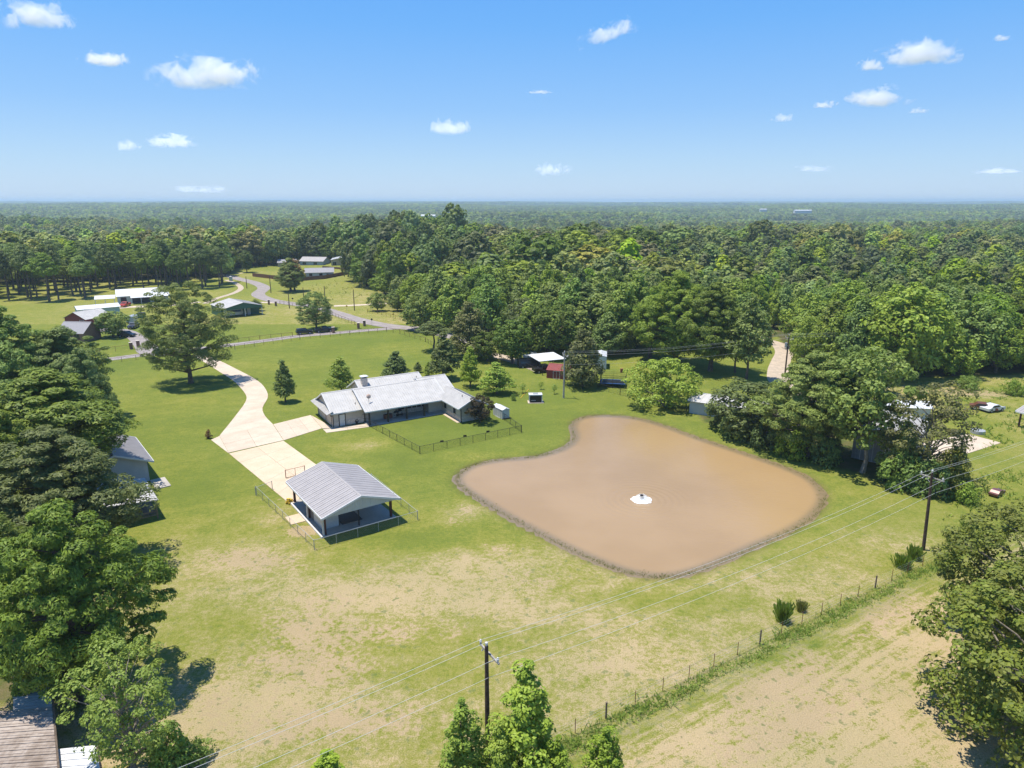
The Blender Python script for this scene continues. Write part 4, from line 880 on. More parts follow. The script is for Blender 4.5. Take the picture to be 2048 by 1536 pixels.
def gable_roof(parent, x0, x1, y0, y1, ze, zr, axis, mat, n, sep=False, rid=None, rib=0.05, zb=None, trim=None, thick=0.06):
    """axis 'x': ridge runs along x"""
    zb = ze if zb is None else zb
    if axis == 'x':
        m = (y0 + y1) / 2 if rid is None else rid
        roof_slope(parent, (x0, y0, ze), (x1, y0, ze), (x1, m, zr), (x0, m, zr), mat, n, sep, rib, thick=thick)
        roof_slope(parent, (x1, y1, zb), (x0, y1, zb), (x0, m, zr), (x1, m, zr), mat, n, sep, rib, thick=thick)
        cap = MB().slab([(x0 - .01, m - .16, zr - .02), (x1 + .01, m - .16, zr - .02), (x1 + .01, m, zr + .07), (x0 - .01, m, zr + .07)], .03).slab([(x0 - .01, m + .003, zr + .07), (x1 + .01, m + .003, zr + .07), (x1 + .01, m + .16, zr - .02), (x0 - .01, m + .16, zr - .02)], .03)
        cap.build('ridge_cap', mat, parent)
        if trim:
            tm = MB()
            for x in (x0 - .03, x1 + .03):
                for (ya, za) in ((y0, ze), (y1, zb)):
                    tm.add([(x - .04, ya, za - .2), (x + .04, ya, za - .2), (x + .04, m, zr - .2), (x - .04, m, zr - .2), (x - .04, ya, za + .06), (x + .04, ya, za + .06), (x + .04, m, zr + .05), (x - .04, m, zr + .05)], [(0, 3, 2, 1), (4, 5, 6, 7), (0, 1, 5, 4), (1, 2, 6, 5), (2, 3, 7, 6), (3, 0, 4, 7)])
            tm.box(x0, x1, y0 - .08, y0 - .004, ze - .19, ze + .02).box(x0, x1, y1 + .004, y1 + .08, zb - .19, zb + .02)
            tm.build('roof_trim', trim, parent)
    else:
        m = (x0 + x1) / 2 if rid is None else rid
        roof_slope(parent, (x0, y1, ze), (x0, y0, ze), (m, y0, zr), (m, y1, zr), mat, n, sep, rib, thick=thick)
        roof_slope(parent, (x1, y0, zb), (x1, y1, zb), (m, y1, zr), (m, y0, zr), mat, n, sep, rib, thick=thick)
        MB().slab([(m - .16, y0 - .01, zr - .02), (m - .16, y1 + .01, zr - .02), (m, y1 + .01, zr + .07), (m, y0 - .01, zr + .07)], .03).slab([(m + .003, y0 - .01, zr + .07), (m + .003, y1 + .01, zr + .07), (m + .16, y1 + .01, zr - .02), (m + .16, y0 - .01, zr - .02)], .03).build('ridge_cap', mat, parent)
        if trim:
            tm = MB()
            for y in (y0 - .03, y1 + .03):
                for (xa, za) in ((x0, ze), (x1, zb)):
                    tm.add([(xa, y - .04, za - .2), (xa, y + .04, za - .2), (m, y + .04, zr - .2), (m, y - .04, zr - .2), (xa, y - .04, za + .06), (xa, y + .04, za + .06), (m, y + .04, zr + .05), (m, y - .04, zr + .05)], [(0, 3, 2, 1), (4, 5, 6, 7), (0, 1, 5, 4), (1, 2, 6, 5), (2, 3, 7, 6), (3, 0, 4, 7)])
            tm.box(x0 - .08, x0 - .004, y0, y1, ze - .19, ze + .02).box(x1 + .004, x1 + .08, y0, y1, zb - .19, zb + .02)
            tm.build('roof_trim', trim, parent)
def body(x0, x1, y0, y1, ze, zr, axis, rid=None, z0=0.0, zb=None):
    mb = MB(); zb = ze if zb is None else zb
    if axis == 'x':
        m = (y0 + y1) / 2 if rid is None else rid
        v = [(x0, y0, z0), (x0, y1, z0), (x0, y1, zb), (x0, m, zr), (x0, y0, ze)]; w = [(x1, b, c) for _, b, c in v]
    else:
        m = (x0 + x1) / 2 if rid is None else rid
        v = [(x0, y0, z0), (x1, y0, z0), (x1, y0, zb), (m, y0, zr), (x0, y0, ze)]; w = [(a, y1, c) for a, _, c in v]
    mb.add(v + w, [(0, 1, 2, 3, 4), (9, 8, 7, 6, 5)] + [(i, 5 + i, 5 + (i + 1) % 5, (i + 1) % 5) for i in range(5)])
    return mb
def window(parent, axis, at, u0, u1, z0, z1, out, frame=None, glass=None, panes=2, name='window'):
    """flat opening on the plane axis=at, spanning u0..u1; out = +1/-1 direction it faces"""
    fr = MB(); gl = MB()
    def bx(mb, a, b, c, d, t0, t1):
        lo, hi = sorted((at + out * t0, at + out * t1))
        mb.box(lo, hi, a, b, c, d) if axis == 'x' else mb.box(a, b, lo, hi, c, d)
    f = 0.09
    bx(fr, u0 - f, u0, z0 - f, z1 + f, .0, .07); bx(fr, u1, u1 + f, z0 - f, z1 + f, .0, .07); bx(fr, u0, u1, z1, z1 + f, .0, .07); bx(fr, u0, u1, z0 - f, z0, .0, .07)
    for k in range(1, panes): c = u0 + (u1 - u0) * k / panes; bx(fr, c - .03, c + .03, z0, z1, .0, .06)
    o = fr.build(name, frame or M['dark'], parent)
    bx(gl, u0, u1, z0, z1, 0.005, 0.03); gl.build('pane', glass or M['glass'], o)
    return o
def boards(parent, axis, at, u0, u1, z0, z1, out, mat, step=0.3, name='wall_batten', w=0.05, t_=0.03):
    mb = MB(); u = u0
    while u < u1:
        lo, hi = sorted((at + out * 0.002, at + out * t_))
        mb.box(lo, hi, u, u + w, z0, z1) if axis == 'x' else mb.box(u, u + w, lo, hi, z0, z1)
        u += step
    return mb.build(name, mat, parent)

# ------------------------------------------------------------------ the main house
o_ = G(667, 855)
hs_ = empty('house', (o_.x, o_.y, 0), R(31), 'long house with white metal roofs, covered porch and a side garage', 'house')
S_, RF, TR = M['siding'], M['roof'], M['trim']
body(0, 11.5, 0, 9.3, 2.66, 4.88, 'x').build('wall', S_, hs_)
body(5.6, 20.2, 1.0, 6.2, 2.9, 5.05, 'x', rid=3.6).build('wall', S_, hs_)
body(7.2, 18.9, 3.6, 12.0, 3.55, 5.62, 'x', rid=7.6).build('wall', S_, hs_)
body(17.6, 23.0, -0.9, 10.0, 2.78, 5.25, 'x', rid=4.6).build('wall', S_, hs_)
body(20.35, 24.9, -8.75, 3.0, 2.7, 3.92, 'y', rid=22.5).build('wall', S_, hs_)
gable_roof(hs_, -0.4, 12.5, -0.5, 9.8, 2.62, 5.12, 'x', RF, 30, trim=TR)
gable_roof(hs_, 5.0, 20.9, -2.55, 9.0, 2.66, 5.32, 'x', RF, 36, rid=3.6, zb=3.2, trim=TR)
gable_roof(hs_, 6.7, 19.4, 2.0, 13.0, 3.25, 5.86, 'x', RF, 28, rid=7.6, trim=TR)
gable_roof(hs_, 17.6, 23.6, -1.5, 10.7, 2.76, 5.5, 'x', RF, 14, rid=4.6, trim=TR)
gable_roof(hs_, 19.55, 25.45, -9.5, 1.4, 2.74, 4.17, 'y', RF, 26, trim=TR)
roof_slope(hs_, (-1.15, -0.55, 2.55), (-1.15, 9.85, 2.55), (-0.01, 9.85, 3.0), (-0.01, -0.55, 3.0), RF, 24, name='garage_awning')
st = M['stone']
MB().box(-0.06, -0.003, -0.06, 0.5, 0, 2.5).box(-0.06, -0.003, 3.75, 4.3, 0, 2.5).box(-0.06, -0.003, 8.85, 9.36, 0, 2.5).build('stone_pier', st, hs_)
MB().box(2.5, 5.55, -0.07, -0.003, 0, 0.95).box(0.0, 0.95, -0.07, -0.003, 0, 0.95).box(5.6, 17.4, 0.93, 0.997, 0.12, 0.95).box(20.28, 20.347, -8.8, -0.9, 0, 0.95).box(20.28, 24.96, -8.83, -8.753, 0, 0.95).build('stone_base', st, hs_)
MB().box(-0.02, 24.9, -0.09, -0.075, 0, 0.06).build('footing', M['rust'], hs_)
for (b0, b1) in ((0.75, 3.6), (4.45, 8.7)):
    gd = MB().box(-0.05, -0.004, b0, b1, 0.02, 2.25).build('garage_door', M['tan'] if False else mat_plain('garage_door_paint', (0.50, 0.45, 0.39), 0.6, var=0.06), hs_)
    gp = MB()
    for k in range(1, 4): gp.box(-0.058, -0.051, b0, b1, 0.56 * k, 0.56 * k + 0.03)
    gp.build('panel_groove', M['siding'], gd)
    MB().box(-0.09, -0.004, b0 - .14, b0, 0, 2.4).box(-0.09, -0.004, b1, b1 + .14, 0, 2.4).box(-0.09, -0.004, b0 - .14, b1 + .14, 2.25, 2.4).build('door_frame', M['dark'], hs_)
for b_ in (0.35, 4.02, 9.1):
    MB().box(-0.3, -0.06, b_ - .12, b_ + .12, 1.95, 2.4).build('wall_lamp', M['dark'], hs_)
for (a_, b_) in ((0, 0), (0, 9.3), (20.3, -8.8), (24.95, -8.8), (5.62, -0.02)):
    MB().box(a_ - .06, a_ + .06, b_ - .13, b_ - .01, 0.0, 2.6).build('downpipe', M['dark'], hs_)
w_ = MB().box(1.15, 2.1, -0.05, -0.004, 0.03, 2.1).build('door', M['white'], hs_); MB().box(1.95, 2.02, -0.1, -0.05, 1.0, 1.12).build('handle', M['dark'], w_)
MB().box(1.0, 1.15, -0.06, -0.004, 0, 2.25).box(2.1, 2.25, -0.06, -0.004, 0, 2.25).box(1.0, 2.25, -0.06, -0.004, 2.1, 2.25).build('door_frame', M['dark'], hs_)
hr = MB(); hr.tube([(4.15 + .28 * math.cos(k), -0.18, .5 + .28 * math.sin(k)) for k in np.linspace(0, 6.28, 13)], .06, 5, False); hr.box(4.0, 4.3, -.2, -.08, 0.1, 0.5); hr.build('hose_reel', M['dark'], hs_)
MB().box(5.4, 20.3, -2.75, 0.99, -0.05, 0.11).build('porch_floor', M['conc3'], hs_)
for a_ in (5.75, 9.2, 12.7, 16.1): MB().box(a_ - .13, a_ + .13, -2.42, -2.16, 0.11, 2.62).build('porch_post', M['dark'], hs_)
MB().box(5.2, 20.2, -2.45, -2.2, 2.46, 2.62).build('porch_beam', M['dark'], hs_)
window(hs_, 'y', 1.0, 7.6, 9.0, 1.05, 2.15, -1, panes=2)
window(hs_, 'y', 1.0, 12.5, 13.5, 0.2, 2.2, -1, panes=1, name='porch_door')
for k in range(4): window(hs_, 'y', 1.0, 14.2 + k * .95, 15.0 + k * .95, 0.95, 2.2, -1, TR, panes=1)
window(hs_, 'y', 1.0, 6.1, 6.8, 0.15, 2.2, -1, panes=1, name='porch_door')
for b_ in (-2.4, -6.2): window(hs_, 'x', 20.35, b_ - .3, b_ + .3, 0.65, 2.3, -1, panes=1)
window(hs_, 'y', -8.75, 22.3, 23.8, 0.95, 2.15, -1, panes=2)
window(hs_, 'x', 23.0, 1.0, 2.2, 0.95, 2.15, 1, panes=2)
window(hs_, 'x', 7.2, 8.2, 9.4, 1.2, 2.2, -1, panes=2)
ch = MB().cbox((8.0, 6.2, 4.4), 1.05, 0.9, 2.1).build('chimney', M['stone'], hs_)
MB().cbox((8.0, 6.2, 6.5), 0.8, 0.65, 0.22).build('chimney_vent', M['black'], ch); MB().cbox((8.0, 6.2, 6.72), 1.35, 1.2, 0.1).add([(7.32, 5.6, 6.82), (8.68, 5.6, 6.82), (8.68, 6.8, 6.82), (7.32, 6.8, 6.82), (8, 6.2, 7.05)], [(0, 1, 4), (1, 2, 4), (2, 3, 4), (3, 0, 4)]).build('chimney_cap', TR, ch)
for (a_, b_, z_) in ((4.4, 0.9, 3.35), (18.3, 6.0, 5.2), (21.9, -6.3, 3.95), (22.6, 0.2, 3.6)):
    MB().tube([(a_, b_, z_ - .1), (a_, b_, z_ + .3)], .06, 8).build('roof_vent', M['dark'], hs_)
d_ = MB().tube([(6.5, -0.2, 3.7), (6.5, -0.2, 4.6)], .035, 6).build('dish_mast', M['galv'], hs_)
dd = MB(); dd.dome((0, 0, 0), .5, .42, .13, 12, 4); dm = dd.build('satellite_dish', mat_plain('dish_paint', (0.60, 0.42, 0.32), 0.6, var=0.1), hs_, True); dm.location = (6.5, -0.3, 4.75); dm.rotation_euler = (R(70), 0, R(20))
MB().box(19.5, 20.25, -8.9, -2.7, -0.05, 0.07).build('side_path', M['conc2'], hs_)
def hloc(a, b, z=0.0, root=hs_, ang=31):
    c, s = math.cos(R(ang)), math.sin(R(ang)); return (root.location.x + a * c - b * s, root.location.y + a * s + b * c, z)
# things on the porch
e = empty('storage_box', hloc(9.9, -0.3, .11), R(31), 'red-brown wooden storage box on the porch', 'box'); MB().cbox((0, 0, 0), 1.5, .6, .75).build('chest', M['rust'], e); MB().cbox((0, 0, .75), 1.58, .68, .07).build('lid', M['redbrown'], e)
for k, (a_, lb) in enumerate(((11.5, 'black grill on the porch beside the wooden box'), (12.4, 'grill with pale side shelf on the porch'))):
    e = empty('grill', hloc(a_, 0.1, .11), R(31), lb, 'grill'); MB().cbox((0, 0, .75), .9 - .2 * k, .5, .12).cbox((0.62, 0, .8), .35, .4, .03).build('firebox', M['black'] if k == 0 else M['galv'], e)
    MB().dome((0, 0, .87), .42, .25, .3, 10, 4).build('hood', M['black'], e, True)
    for sx in (-.35, .35):
        for sy in (-.18, .18): MB().cbox((sx, sy, 0), .05, .05, .75).build('leg', M['black'], e)
    MB().cbox((0, 0, .25), .75, .4, .04).build('shelf', M['black'], e)
# ------------------------------------------------------------------ storage box, tank
e = empty('storage_shed', hloc(27.4, -11.2), R(31), 'small white storage shed on the lawn right of the house', 'shed')
body(0, 1.5, 0, 3.4, 1.75, 1.95, 'y').build('wall', M['palewall'], e); gable_roof(e, -.08, 1.58, -.1, 3.5, 1.74, 2.0, 'y', M['roof_white'], 8, rib=.02)
window(e, 'x', 0, 0.8, 2.4, .1, 1.6, -1, TR, M['palewall'], 2, 'door'); MB().box(-.06, 1.56, -.06, -.004, .0, .14).build('skid', M['rust'], e)
g = G(1059, 806); e = empty('equipment_box', (g.x, g.y, 0), R(3), 'dark box with a white frame and lid on a small pad in the lawn', 'box')
MB().box(0, 2.4, 0, 1.3, .1, 1.45).build('dark_panel', M['black'], e)
fr = MB()
for x in (-.06, 2.36):
    for y in (-.06, 1.26): fr.box(x, x + .12, y, y + .12, .08, 1.5)
fr.build('frame', TR, e); MB().box(-.12, 2.52, -.12, 1.42, 1.5, 1.68).build('lid', M['roof_white'], e); MB().box(.7, 1.7, .3, .9, 1.68, 1.8).build('top_vent', M['galv'], e)
MB().box(.3, 1.2, -.08, -.01, .5, .56).build('grab_bar', TR, e); MB().box(-.3, 2.8, -.4, 1.6, -.05, .08).build('pad', M['conc'], e)
# yellow hose on the lawn
hp = [G(1057, 779), G(1052, 786), G(1046, 791), G(1041, 797)]
tag(MB().tube([(p.x, p.y, .05) for p in hp], .06, 6).build('hose', M['yel']), 'yellow hose lying on the lawn near the saplings', 'hose')
# ------------------------------------------------------------------ pavilion
pv = empty('pavilion', (-21.9, 72.8, 0), R(35), 'open-sided pavilion with ribbed grey metal roof below the parking lane', 'pavilion')
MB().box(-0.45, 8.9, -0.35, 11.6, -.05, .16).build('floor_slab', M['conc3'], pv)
MB().box(-0.62, -0.455, -0.35, 11.6, -.05, .2).build('slab_edge', M['white'], pv)
gable_roof(pv, -0.85, 8.9, -1.75, 11.3, 3.12, 4.72, 'y', M['roof_grey'], 14, sep=True, rib=.04, trim=TR, thick=.05)
for (a_, b_) in ((0, 0), (8.4, 0), (0, 5.5), (0, 11.1), (8.4, 5.6), (8.4, 11.1)):
    MB().cbox((a_, b_, .16), .26, .26, 2.9).build('post', M['redbrown'], pv)
    if a_ == 0 and b_ < 6: MB().cbox((a_ - .2, b_ + .02, .16), .14, .3, 2.9).build('post_cladding', M['white'], pv)
MB().cbox((4.2, 0, .16), .12, .12, 2.95).build('post', M['dark'], pv)
MB().box(-.6, 8.95, -.06, .06, 3.02, 3.14).build('beam', M['dark'], pv)
gm = MB(); zz = lambda a: 3.12 + 1.6 * (1 - abs(a - 4.025) / 4.875) - .08
gp = MB(); gp.add([(-.75, -1.56, 3.0), (8.75, -1.56, 3.0), (8.75, -1.56, zz(8.75)), (4.025, -1.56, zz(4.025)), (-.75, -1.56, zz(-.75)), (-.75, -1.48, 3.0), (8.75, -1.48, 3.0), (8.75, -1.48, zz(8.75)), (4.025, -1.48, zz(4.025)), (-.75, -1.48, zz(-.75))], [(0, 1, 2, 3, 4), (9, 8, 7, 6, 5), (0, 5, 6, 1)]).build('gable_panel', M['palewall'], pv)
a_ = -.6
while a_ < 8.65: gm.box(a_, a_ + .05, -1.6, -1.562, 3.0, zz(a_)); a_ += .32
gm.build('gable_rib', M['palewall'], pv)
gb = MB().add([(-.75, 11.0, 3.0), (8.75, 11.0, 3.0), (8.75, 11.0, zz(8.75)), (4.025, 11.0, zz(4.025)), (-.75, 11.0, zz(-.75))], [(0, 4, 3, 2, 1)]).add([(-.75, 10.94, 3.0), (8.75, 10.94, 3.0), (8.75, 10.94, zz(8.75)), (4.025, 10.94, zz(4.025)), (-.75, 10.94, zz(-.75))], [(0, 1, 2, 3, 4)]).build('gable_panel', M['palewall'], pv)
MB().box(.15, 2.2, 1.4, 5.4, .16, 3.1).build('room_wall', M['white'], pv)
MB().box(2.205, 2.25, 1.45, 5.35, .16, 2.9).build('dark_side_panel', M['dark'], pv)  # flat dark panel covering the right side of the room
MB().box(.1, .146, 4.3, 5.2, .18, 2.2).build('door', mat_plain('grey_door', (.16, .15, .16), .6), pv)
for b_ in (2.1, 2.5): MB().box(.08, .146, b_, b_ + .22, 1.5, 1.9).build('wall_vent', M['dark'], pv)
MB().box(.9, 1.5, 1.3, 1.396, 2.3, 2.45).build('wall_lamp', M['dark'], pv)
def ploc(a, b, z=0.0): return hloc(a, b, z, pv, 35)
e = empty('floor_mat', ploc(3.9, 3.4, .16), R(35), 'large dark mat on the pavilion floor beside the dark side of the room', 'mat'); MB().cbox((0, 0, 0), 2.6, 4.2, .03).build('mat_sheet', M['black'], e)
def chair(loc, rz, label, mt):
    e = empty('chair', loc, rz, label, 'chair', 'chairs in the pavilion')
    MB().cbox((0, 0, .42), .55, .5, .07).build('seat', mt, e); MB().slab([(-.27, .25, .45), (.27, .25, .45), (.27, .42, 1.0), (-.27, .42, 1.0)], .06).build('backrest', mt, e)
    for x in (-.23, .23):
        for y in (-.2, .2): MB().cbox((x, y, 0), .05, .05, .42).build('leg', M['black'], e)
chair(ploc(1.2, 8.0, .16), R(80), 'dark chair in the rear bay of the pavilion', M['black']); chair(ploc(1.0, 9.4, .16), R(110), 'dark chair by the rear left post of the pavilion', M['black'])
e = empty('table', ploc(2.4, 8.8, .16), R(35), 'low dark table in the rear bay of the pavilion', 'table'); MB().cbox((0, 0, .7), 1.8, .9, .06).build('tabletop', M['black'], e)
for x in (-.8, .8):
    for y in (-.35, .35): MB().cbox((x, y, 0), .07, .07, .7).build('leg', M['black'], e)
e = empty('toy_tractor', ploc(-.6, 11.4, 0), R(70), 'small yellow toy tractor at the rear left pavilion post', 'toy'); MB().cbox((0, 0, .2), .8, .4, .3).cbox((-.2, 0, .5), .3, .4, .25).build('body', M['yel'], e)
for x in (-.3, .3):
    for y in (-.25, .25): MB().tube([(x, y - .05, .18), (x, y + .05, .18)], .18, 10).build('wheel', M['yel'], e)
tag(MB().prism([ploc(-2.4, 7.6)[:2], ploc(-2.4, 5.1)[:2], ploc(-.65, 5.1)[:2], ploc(-.65, 7.6)[:2]], -.05, .07).build('stepping_slab', M['conc2']), kind='structure')

# ------------------------------------------------------------------ fences
def fence(pts, h, step, label, postmat, wiremat, post_r=0.03, rails=(1.0,), cell=0.12, wire=0.004, name='chain_link_fence', group=None, alt=None, strands=None):
    root = empty(name, (pts[0][0], pts[0][1], 0), 0, label, 'fence', group); o = Vector((pts[0][0], pts[0][1], 0))
    P_ = [Vector((p[0], p[1], 0)) - o for p in pts]; pm = {}
    def post(p, r, hh, mt):
        k = (r, hh, mt.name)
        if k not in pm: pm[k] = MB().tube([(0, 0, -.2), (0, 0, hh)], r, 8).mesh('post', mt)
        q = link('post', pm[k], root); q.location = p
    rl = MB(); wm = MB(); cnt = 0
    for a, b in zip(P_[:-1], P_[1:]):
        d = b - a; n = max(1, round(d.length / step))
        for i in range(n):
            p = a + d * i / n; big = (i == 0)
            if alt and cnt % alt[0] == 2: post(p, alt[1], alt[2], alt[3])
            else: post(p, post_r * (1.6 if big and not alt else 1), h + (.08 if big else 0.02), postmat)
            cnt += 1
        for rz in rails: rl.tube([a + Vector((0, 0, h * rz)), b + Vector((0, 0, h * rz))], post_r * 0.8, 6)
        if strands:
            for sz in strands: rl.tube([a + Vector((0, 0, h * sz)), b + Vector((0, 0, h * sz))], 0.006, 4)
        if cell:
            u = d.normalized(); L0 = d.length; off = Vector((0, 0, wire * 2)); k = -h
            while k < L0:
                for sgn in (0, 1):
                    s0, s1 = max(k, 0), min(k + h, L0)
                    if s1 - s0 < .01: continue
                    z0 = (s0 - k) if not sgn else h - (s0 - k); z1 = (s1 - k) if not sgn else h - (s1 - k)
                    A = a + u * s0 + Vector((0, 0, z0)); B = a + u * s1 + Vector((0, 0, z1))
                    wm.quad(A, B, B + off, A + off)
                k += cell
    post(P_[-1], post_r * 1.6, h + .08, postmat)
    if rails or strands: rl.build('rail' if rails else 'wire', wiremat if not rails else postmat, root)
    if cell: wm.build('wire_mesh', wiremat, root)
    return root
yardf = [hloc(5.3, -2.9), hloc(5.4, -3.1)[:2] + (0,), G(840, 908), G(1043, 865), G(990, 838)]
yardf = [hloc(5.5, -2.9), G(840, 908), G(1043, 865), hloc(28.0, -7.3)]
fence([tuple(p) for p in yardf], 1.25, 2.4, 'black chain link fence round the lawn in front of the porch', M['blackwire'], M['blackwire'], 0.035, (1.0,), .11, .005)
for q in ((884, 893), (930, 882), (976, 873)):
    g = G(*q); tag(MB().cbox((g.x, g.y - .03, .75), .55, .04, .3, R(18)).build('fence_sign', M['dark']), {884: 'left', 930: 'middle', 976: 'right'}[q[0]] + ' small dark plate of three hung on the black yard fence', 'plate', 'dark plates on the yard fence')
fence([ploc(1.5, 17.8)[:2], ploc(-3.4, 16.6)[:2], ploc(-2.2, -2.5)[:2], ploc(10.8, -2.5)[:2], ploc(11, 11.8)[:2], ploc(9.2, 11.8)[:2]][1:], 1.2, 2.5, 'silver chain link fence round the pavilion', M['galv'], M['galv'], 0.03, (1.0,), .13, .003)
fence([G(512, 992)[:2], G(545, 979)[:2]], 1.2, 2.5, 'short silver fence piece ending at the parking lane', M['galv'], M['galv'], 0.03, (1.0,), .13, .003)
gt = fence([G(572, 957)[:2], G(610, 948)[:2]], 1.25, 1.2, 'rusty pipe gate standing behind the pavilion roof', M['rust'], M['rust'], 0.035, (1.0, .08), .2, .004, name='pipe_gate')
fence([G(740, 846)[:2], G(722, 845)[:2]], 1.5, .8, 'dark pipe gate at the corner of the garage wall', M['dark'], M['dark'], 0.035, (1.0, .5, .1), None, name='pipe_gate')
def road_fence(px, label, h=1.25, step=2.9, rails=(1.0,), mt=None, cell=.2):
    return fence([tuple(G(*p)[:2]) for p in px], h, step, label, mt or M['fencewood'], M['blackwire'], .045, rails, cell, .003, name='road_fence')
road_fence([(215,728),(300,716),(372,710)], 'thin brown fence along the lane left of the driveway mouth')
road_fence([(415,706),(470,699),(600,679),(700,670),(773,663)], 'thin brown fence along the lane above the big lawn')
road_fence([(773,663),(800,668),(851,684),(868,694)], 'thin brown fence at the right end of the big lawn')
road_fence([(455,688),(520,680),(585,673)], 'thin fence along the far side of the lane, left of the dark vehicles')
road_fence([(120,716),(200,706),(262,699)], 'thin fence left of the two stone pillars')
road_fence([(560,608),(620,618),(660,630),(710,650)], 'thin fence along the county road above the lane meadow')
road_fence([(735,625),(755,628),(800,640),(880,660)], 'dark fence in front of the shady garden by the junction')
road_fence([(1048,735),(1085,751),(1130,765),(1165,778)], 'wire fence behind the saplings', mt=M['dark'])
fence([tuple(G(*p)[:2]) for p in [(1196,779),(1240,790),(1280,802),(1312,812),(1372,830)]], 1.3, 2.7, 'black chain link fence left of the yellow-green tree', M['blackwire'], M['blackwire'], .04, (1.0,), .13, .004)
fence([(fence_a.x, fence_a.y), (fence_b.x, fence_b.y)], 1.25, 2.9, 'old wire fence with thin steel posts between lawn and hay field', M['rust'], M['galv'], .028, (), None, name='wire_fence', alt=(6, .075, 1.45, M['wood']), strands=(.3, .55, .8, .98))
# board fence of the far house
def board_fence(px, label, h=1.9):
    P_ = [G(*p) for p in px]; root = empty('board_fence', P_[0], 0, label, 'fence'); o = P_[0]
    for a, b in zip(P_[:-1], P_[1:]):
        a = a - o; b = b - o; n = max(1, int((b - a).length / 2.6))
        for i in range(n):
            p = a.lerp(b, i / n); q = a.lerp(b, (i + 1) / n); d = (q - p).normalized() * .03; nn = Vector((-d.y, d.x, 0))
            up = Vector((0, 0, h)); p, q = p + d, q - d
            MB().add([p - nn, q - nn, q + nn, p + nn, p - nn + up, q - nn + up, q + nn + up, p + nn + up], [(0, 3, 2, 1), (4, 5, 6, 7), (0, 1, 5, 4), (1, 2, 6, 5), (2, 3, 7, 6), (3, 0, 4, 7)]).build('fence_panel', M['fencewood'], root)
board_fence([(505,553),(545,558),(600,562),(650,558),(712,546)], 'brown board fence running round the blue-grey far house')
board_fence([(645,537),(680,540),(712,543)], 'short brown board fence in front of the tan barn', 1.5)

# ------------------------------------------------------------------ neighbours
def rot_px(p, q):
    a, b = G(*p), G(*q); return math.atan2(b.y - a.y, b.x - a.x)
def shed(px, py, L0, W0, rz, ze, zr, axis, roofm, wallm, label, name='house', cat='house', ov=.4, n=12, wins=(), rib=.04, trim=None):
    """px,py: near left ground corner; L along local x, W along local y"""
    g = G(px, py); e = empty(name, (g.x, g.y, 0), rz, label, cat)
    body(0, L0, 0, W0, ze - .08, zr - .12 - ov * .1, axis).build('wall', wallm, e)
    gable_roof(e, -ov, L0 + ov, -ov, W0 + ov, ze - ov * .2, zr, axis, roofm, n, rib=rib, trim=trim)
    for w in wins:
        window(e, *w)
    return e
a0 = rot_px((241, 612), (322, 607))
e = shed(236, 608, 17.5, 9, a0, 2.9, 5.0, 'x', M['roof_white'], M['white'], 'white farmhouse with bright white roof and verandas beyond the lane', wins=[('y', 0, 1.2, 3.0, .2, 2.3, -1), ('y', 0, 12.2, 13.4, 1, 2.1, -1), ('y', 0, 15, 16.2, 1, 2.1, -1)])
roof_slope(e, (4.5, -4.2, 2.5), (11.5, -4.2, 2.5), (11.5, -.3, 3.2), (4.5, -.3, 3.2), M['roof_white'], 8, name='veranda_roof'); MB().box(5, 11, -.3, -.003, .1, 2.4).build('shaded_door_panel', mat_plain('shaded_doors', (.05, .045, .07), .6), e)  # dark door panel; the veranda's shade is put into its colour
for x in (4.7, 8, 11.3): MB().cbox((x, -4, 0), .2, .2, 2.45).build('veranda_post', TR, e)
roof_slope(e, (-7.5, -1.5, 2.4), (-.6, -1.5, 2.4), (-.6, 4.2, 3.1), (-7.5, 4.2, 3.1), M['roof_white'], 8, name='side_roof')
for x in (-7.2, -4, -1): MB().cbox((x, -1.2, 0), .2, .2, 2.4).build('veranda_post', TR, e)
roof_slope(e, (11.6, -2.6, 2.45), (18.2, -2.6, 2.45), (18.2, -.35, 2.85), (11.6, -.35, 2.85), M['roof_white'], 8, name='veranda_roof')
for x in (13.5, 15.8, 18): MB().cbox((x, -2.4, 0), .18, .18, 2.4).build('veranda_post', TR, e)
a1 = rot_px((160, 634), (215, 629))
shed(158, 634, 12.5, 6.5, a1, 2.5, 3.3, 'x', M['roof_white'], M['teal'], 'long low teal building with white roof behind the red barn', 'outbuilding', 'barn')
g = G(133, 655); e = shed(132, 655, 8.5, 9, R(-18), 3.0, 5.0, 'y', M['roof'], M['redbarn'], 'red barn with white roof at the far left', 'barn', 'barn', wins=[('y', 0, 6.2, 7.8, .1, 2.6, -1, TR, M['redbarn'], 1, 'door')])
shed(118, 684, 7.6, 7, R(-6), 2.6, 5.2, 'x', M['shingle'], M['brick'], 'brick house with pale shingle roof half hidden by pines', wins=[('y', 0, 5, 6.3, 1, 2.2, -1)], rib=0)
ga = rot_px((457, 637), (514, 631))
e = shed(450, 637, 12.8, 13.5, ga, 3.3, 4.8, 'y', M['roof'], M['green'], 'dark green steel barn with open front bay and silver roof', 'barn', 'barn', ov=.3, trim=None)
next(c for c in e.children if c.name.startswith('wall')).data = body(0, 12.8, 3.2, 13.5, 3.2, 4.6, 'y').mesh('wall', M['green'])
MB().add([(0, 0, 2.6), (12.8, 0, 2.6), (12.8, 0, 3.25), (6.4, 0, 4.65), (0, 0, 3.25), (0, .1, 2.6), (12.8, .1, 2.6), (12.8, .1, 3.25), (6.4, .1, 4.65), (0, .1, 3.25)], [(0, 1, 2, 3, 4), (9, 8, 7, 6, 5), (0, 5, 6, 1)]).build('gable_panel', M['green'], e)
for x in (.15, 6.9, 12.65): MB().cbox((x, .1, 0), .22, .22, 2.7).build('post', TR, e)
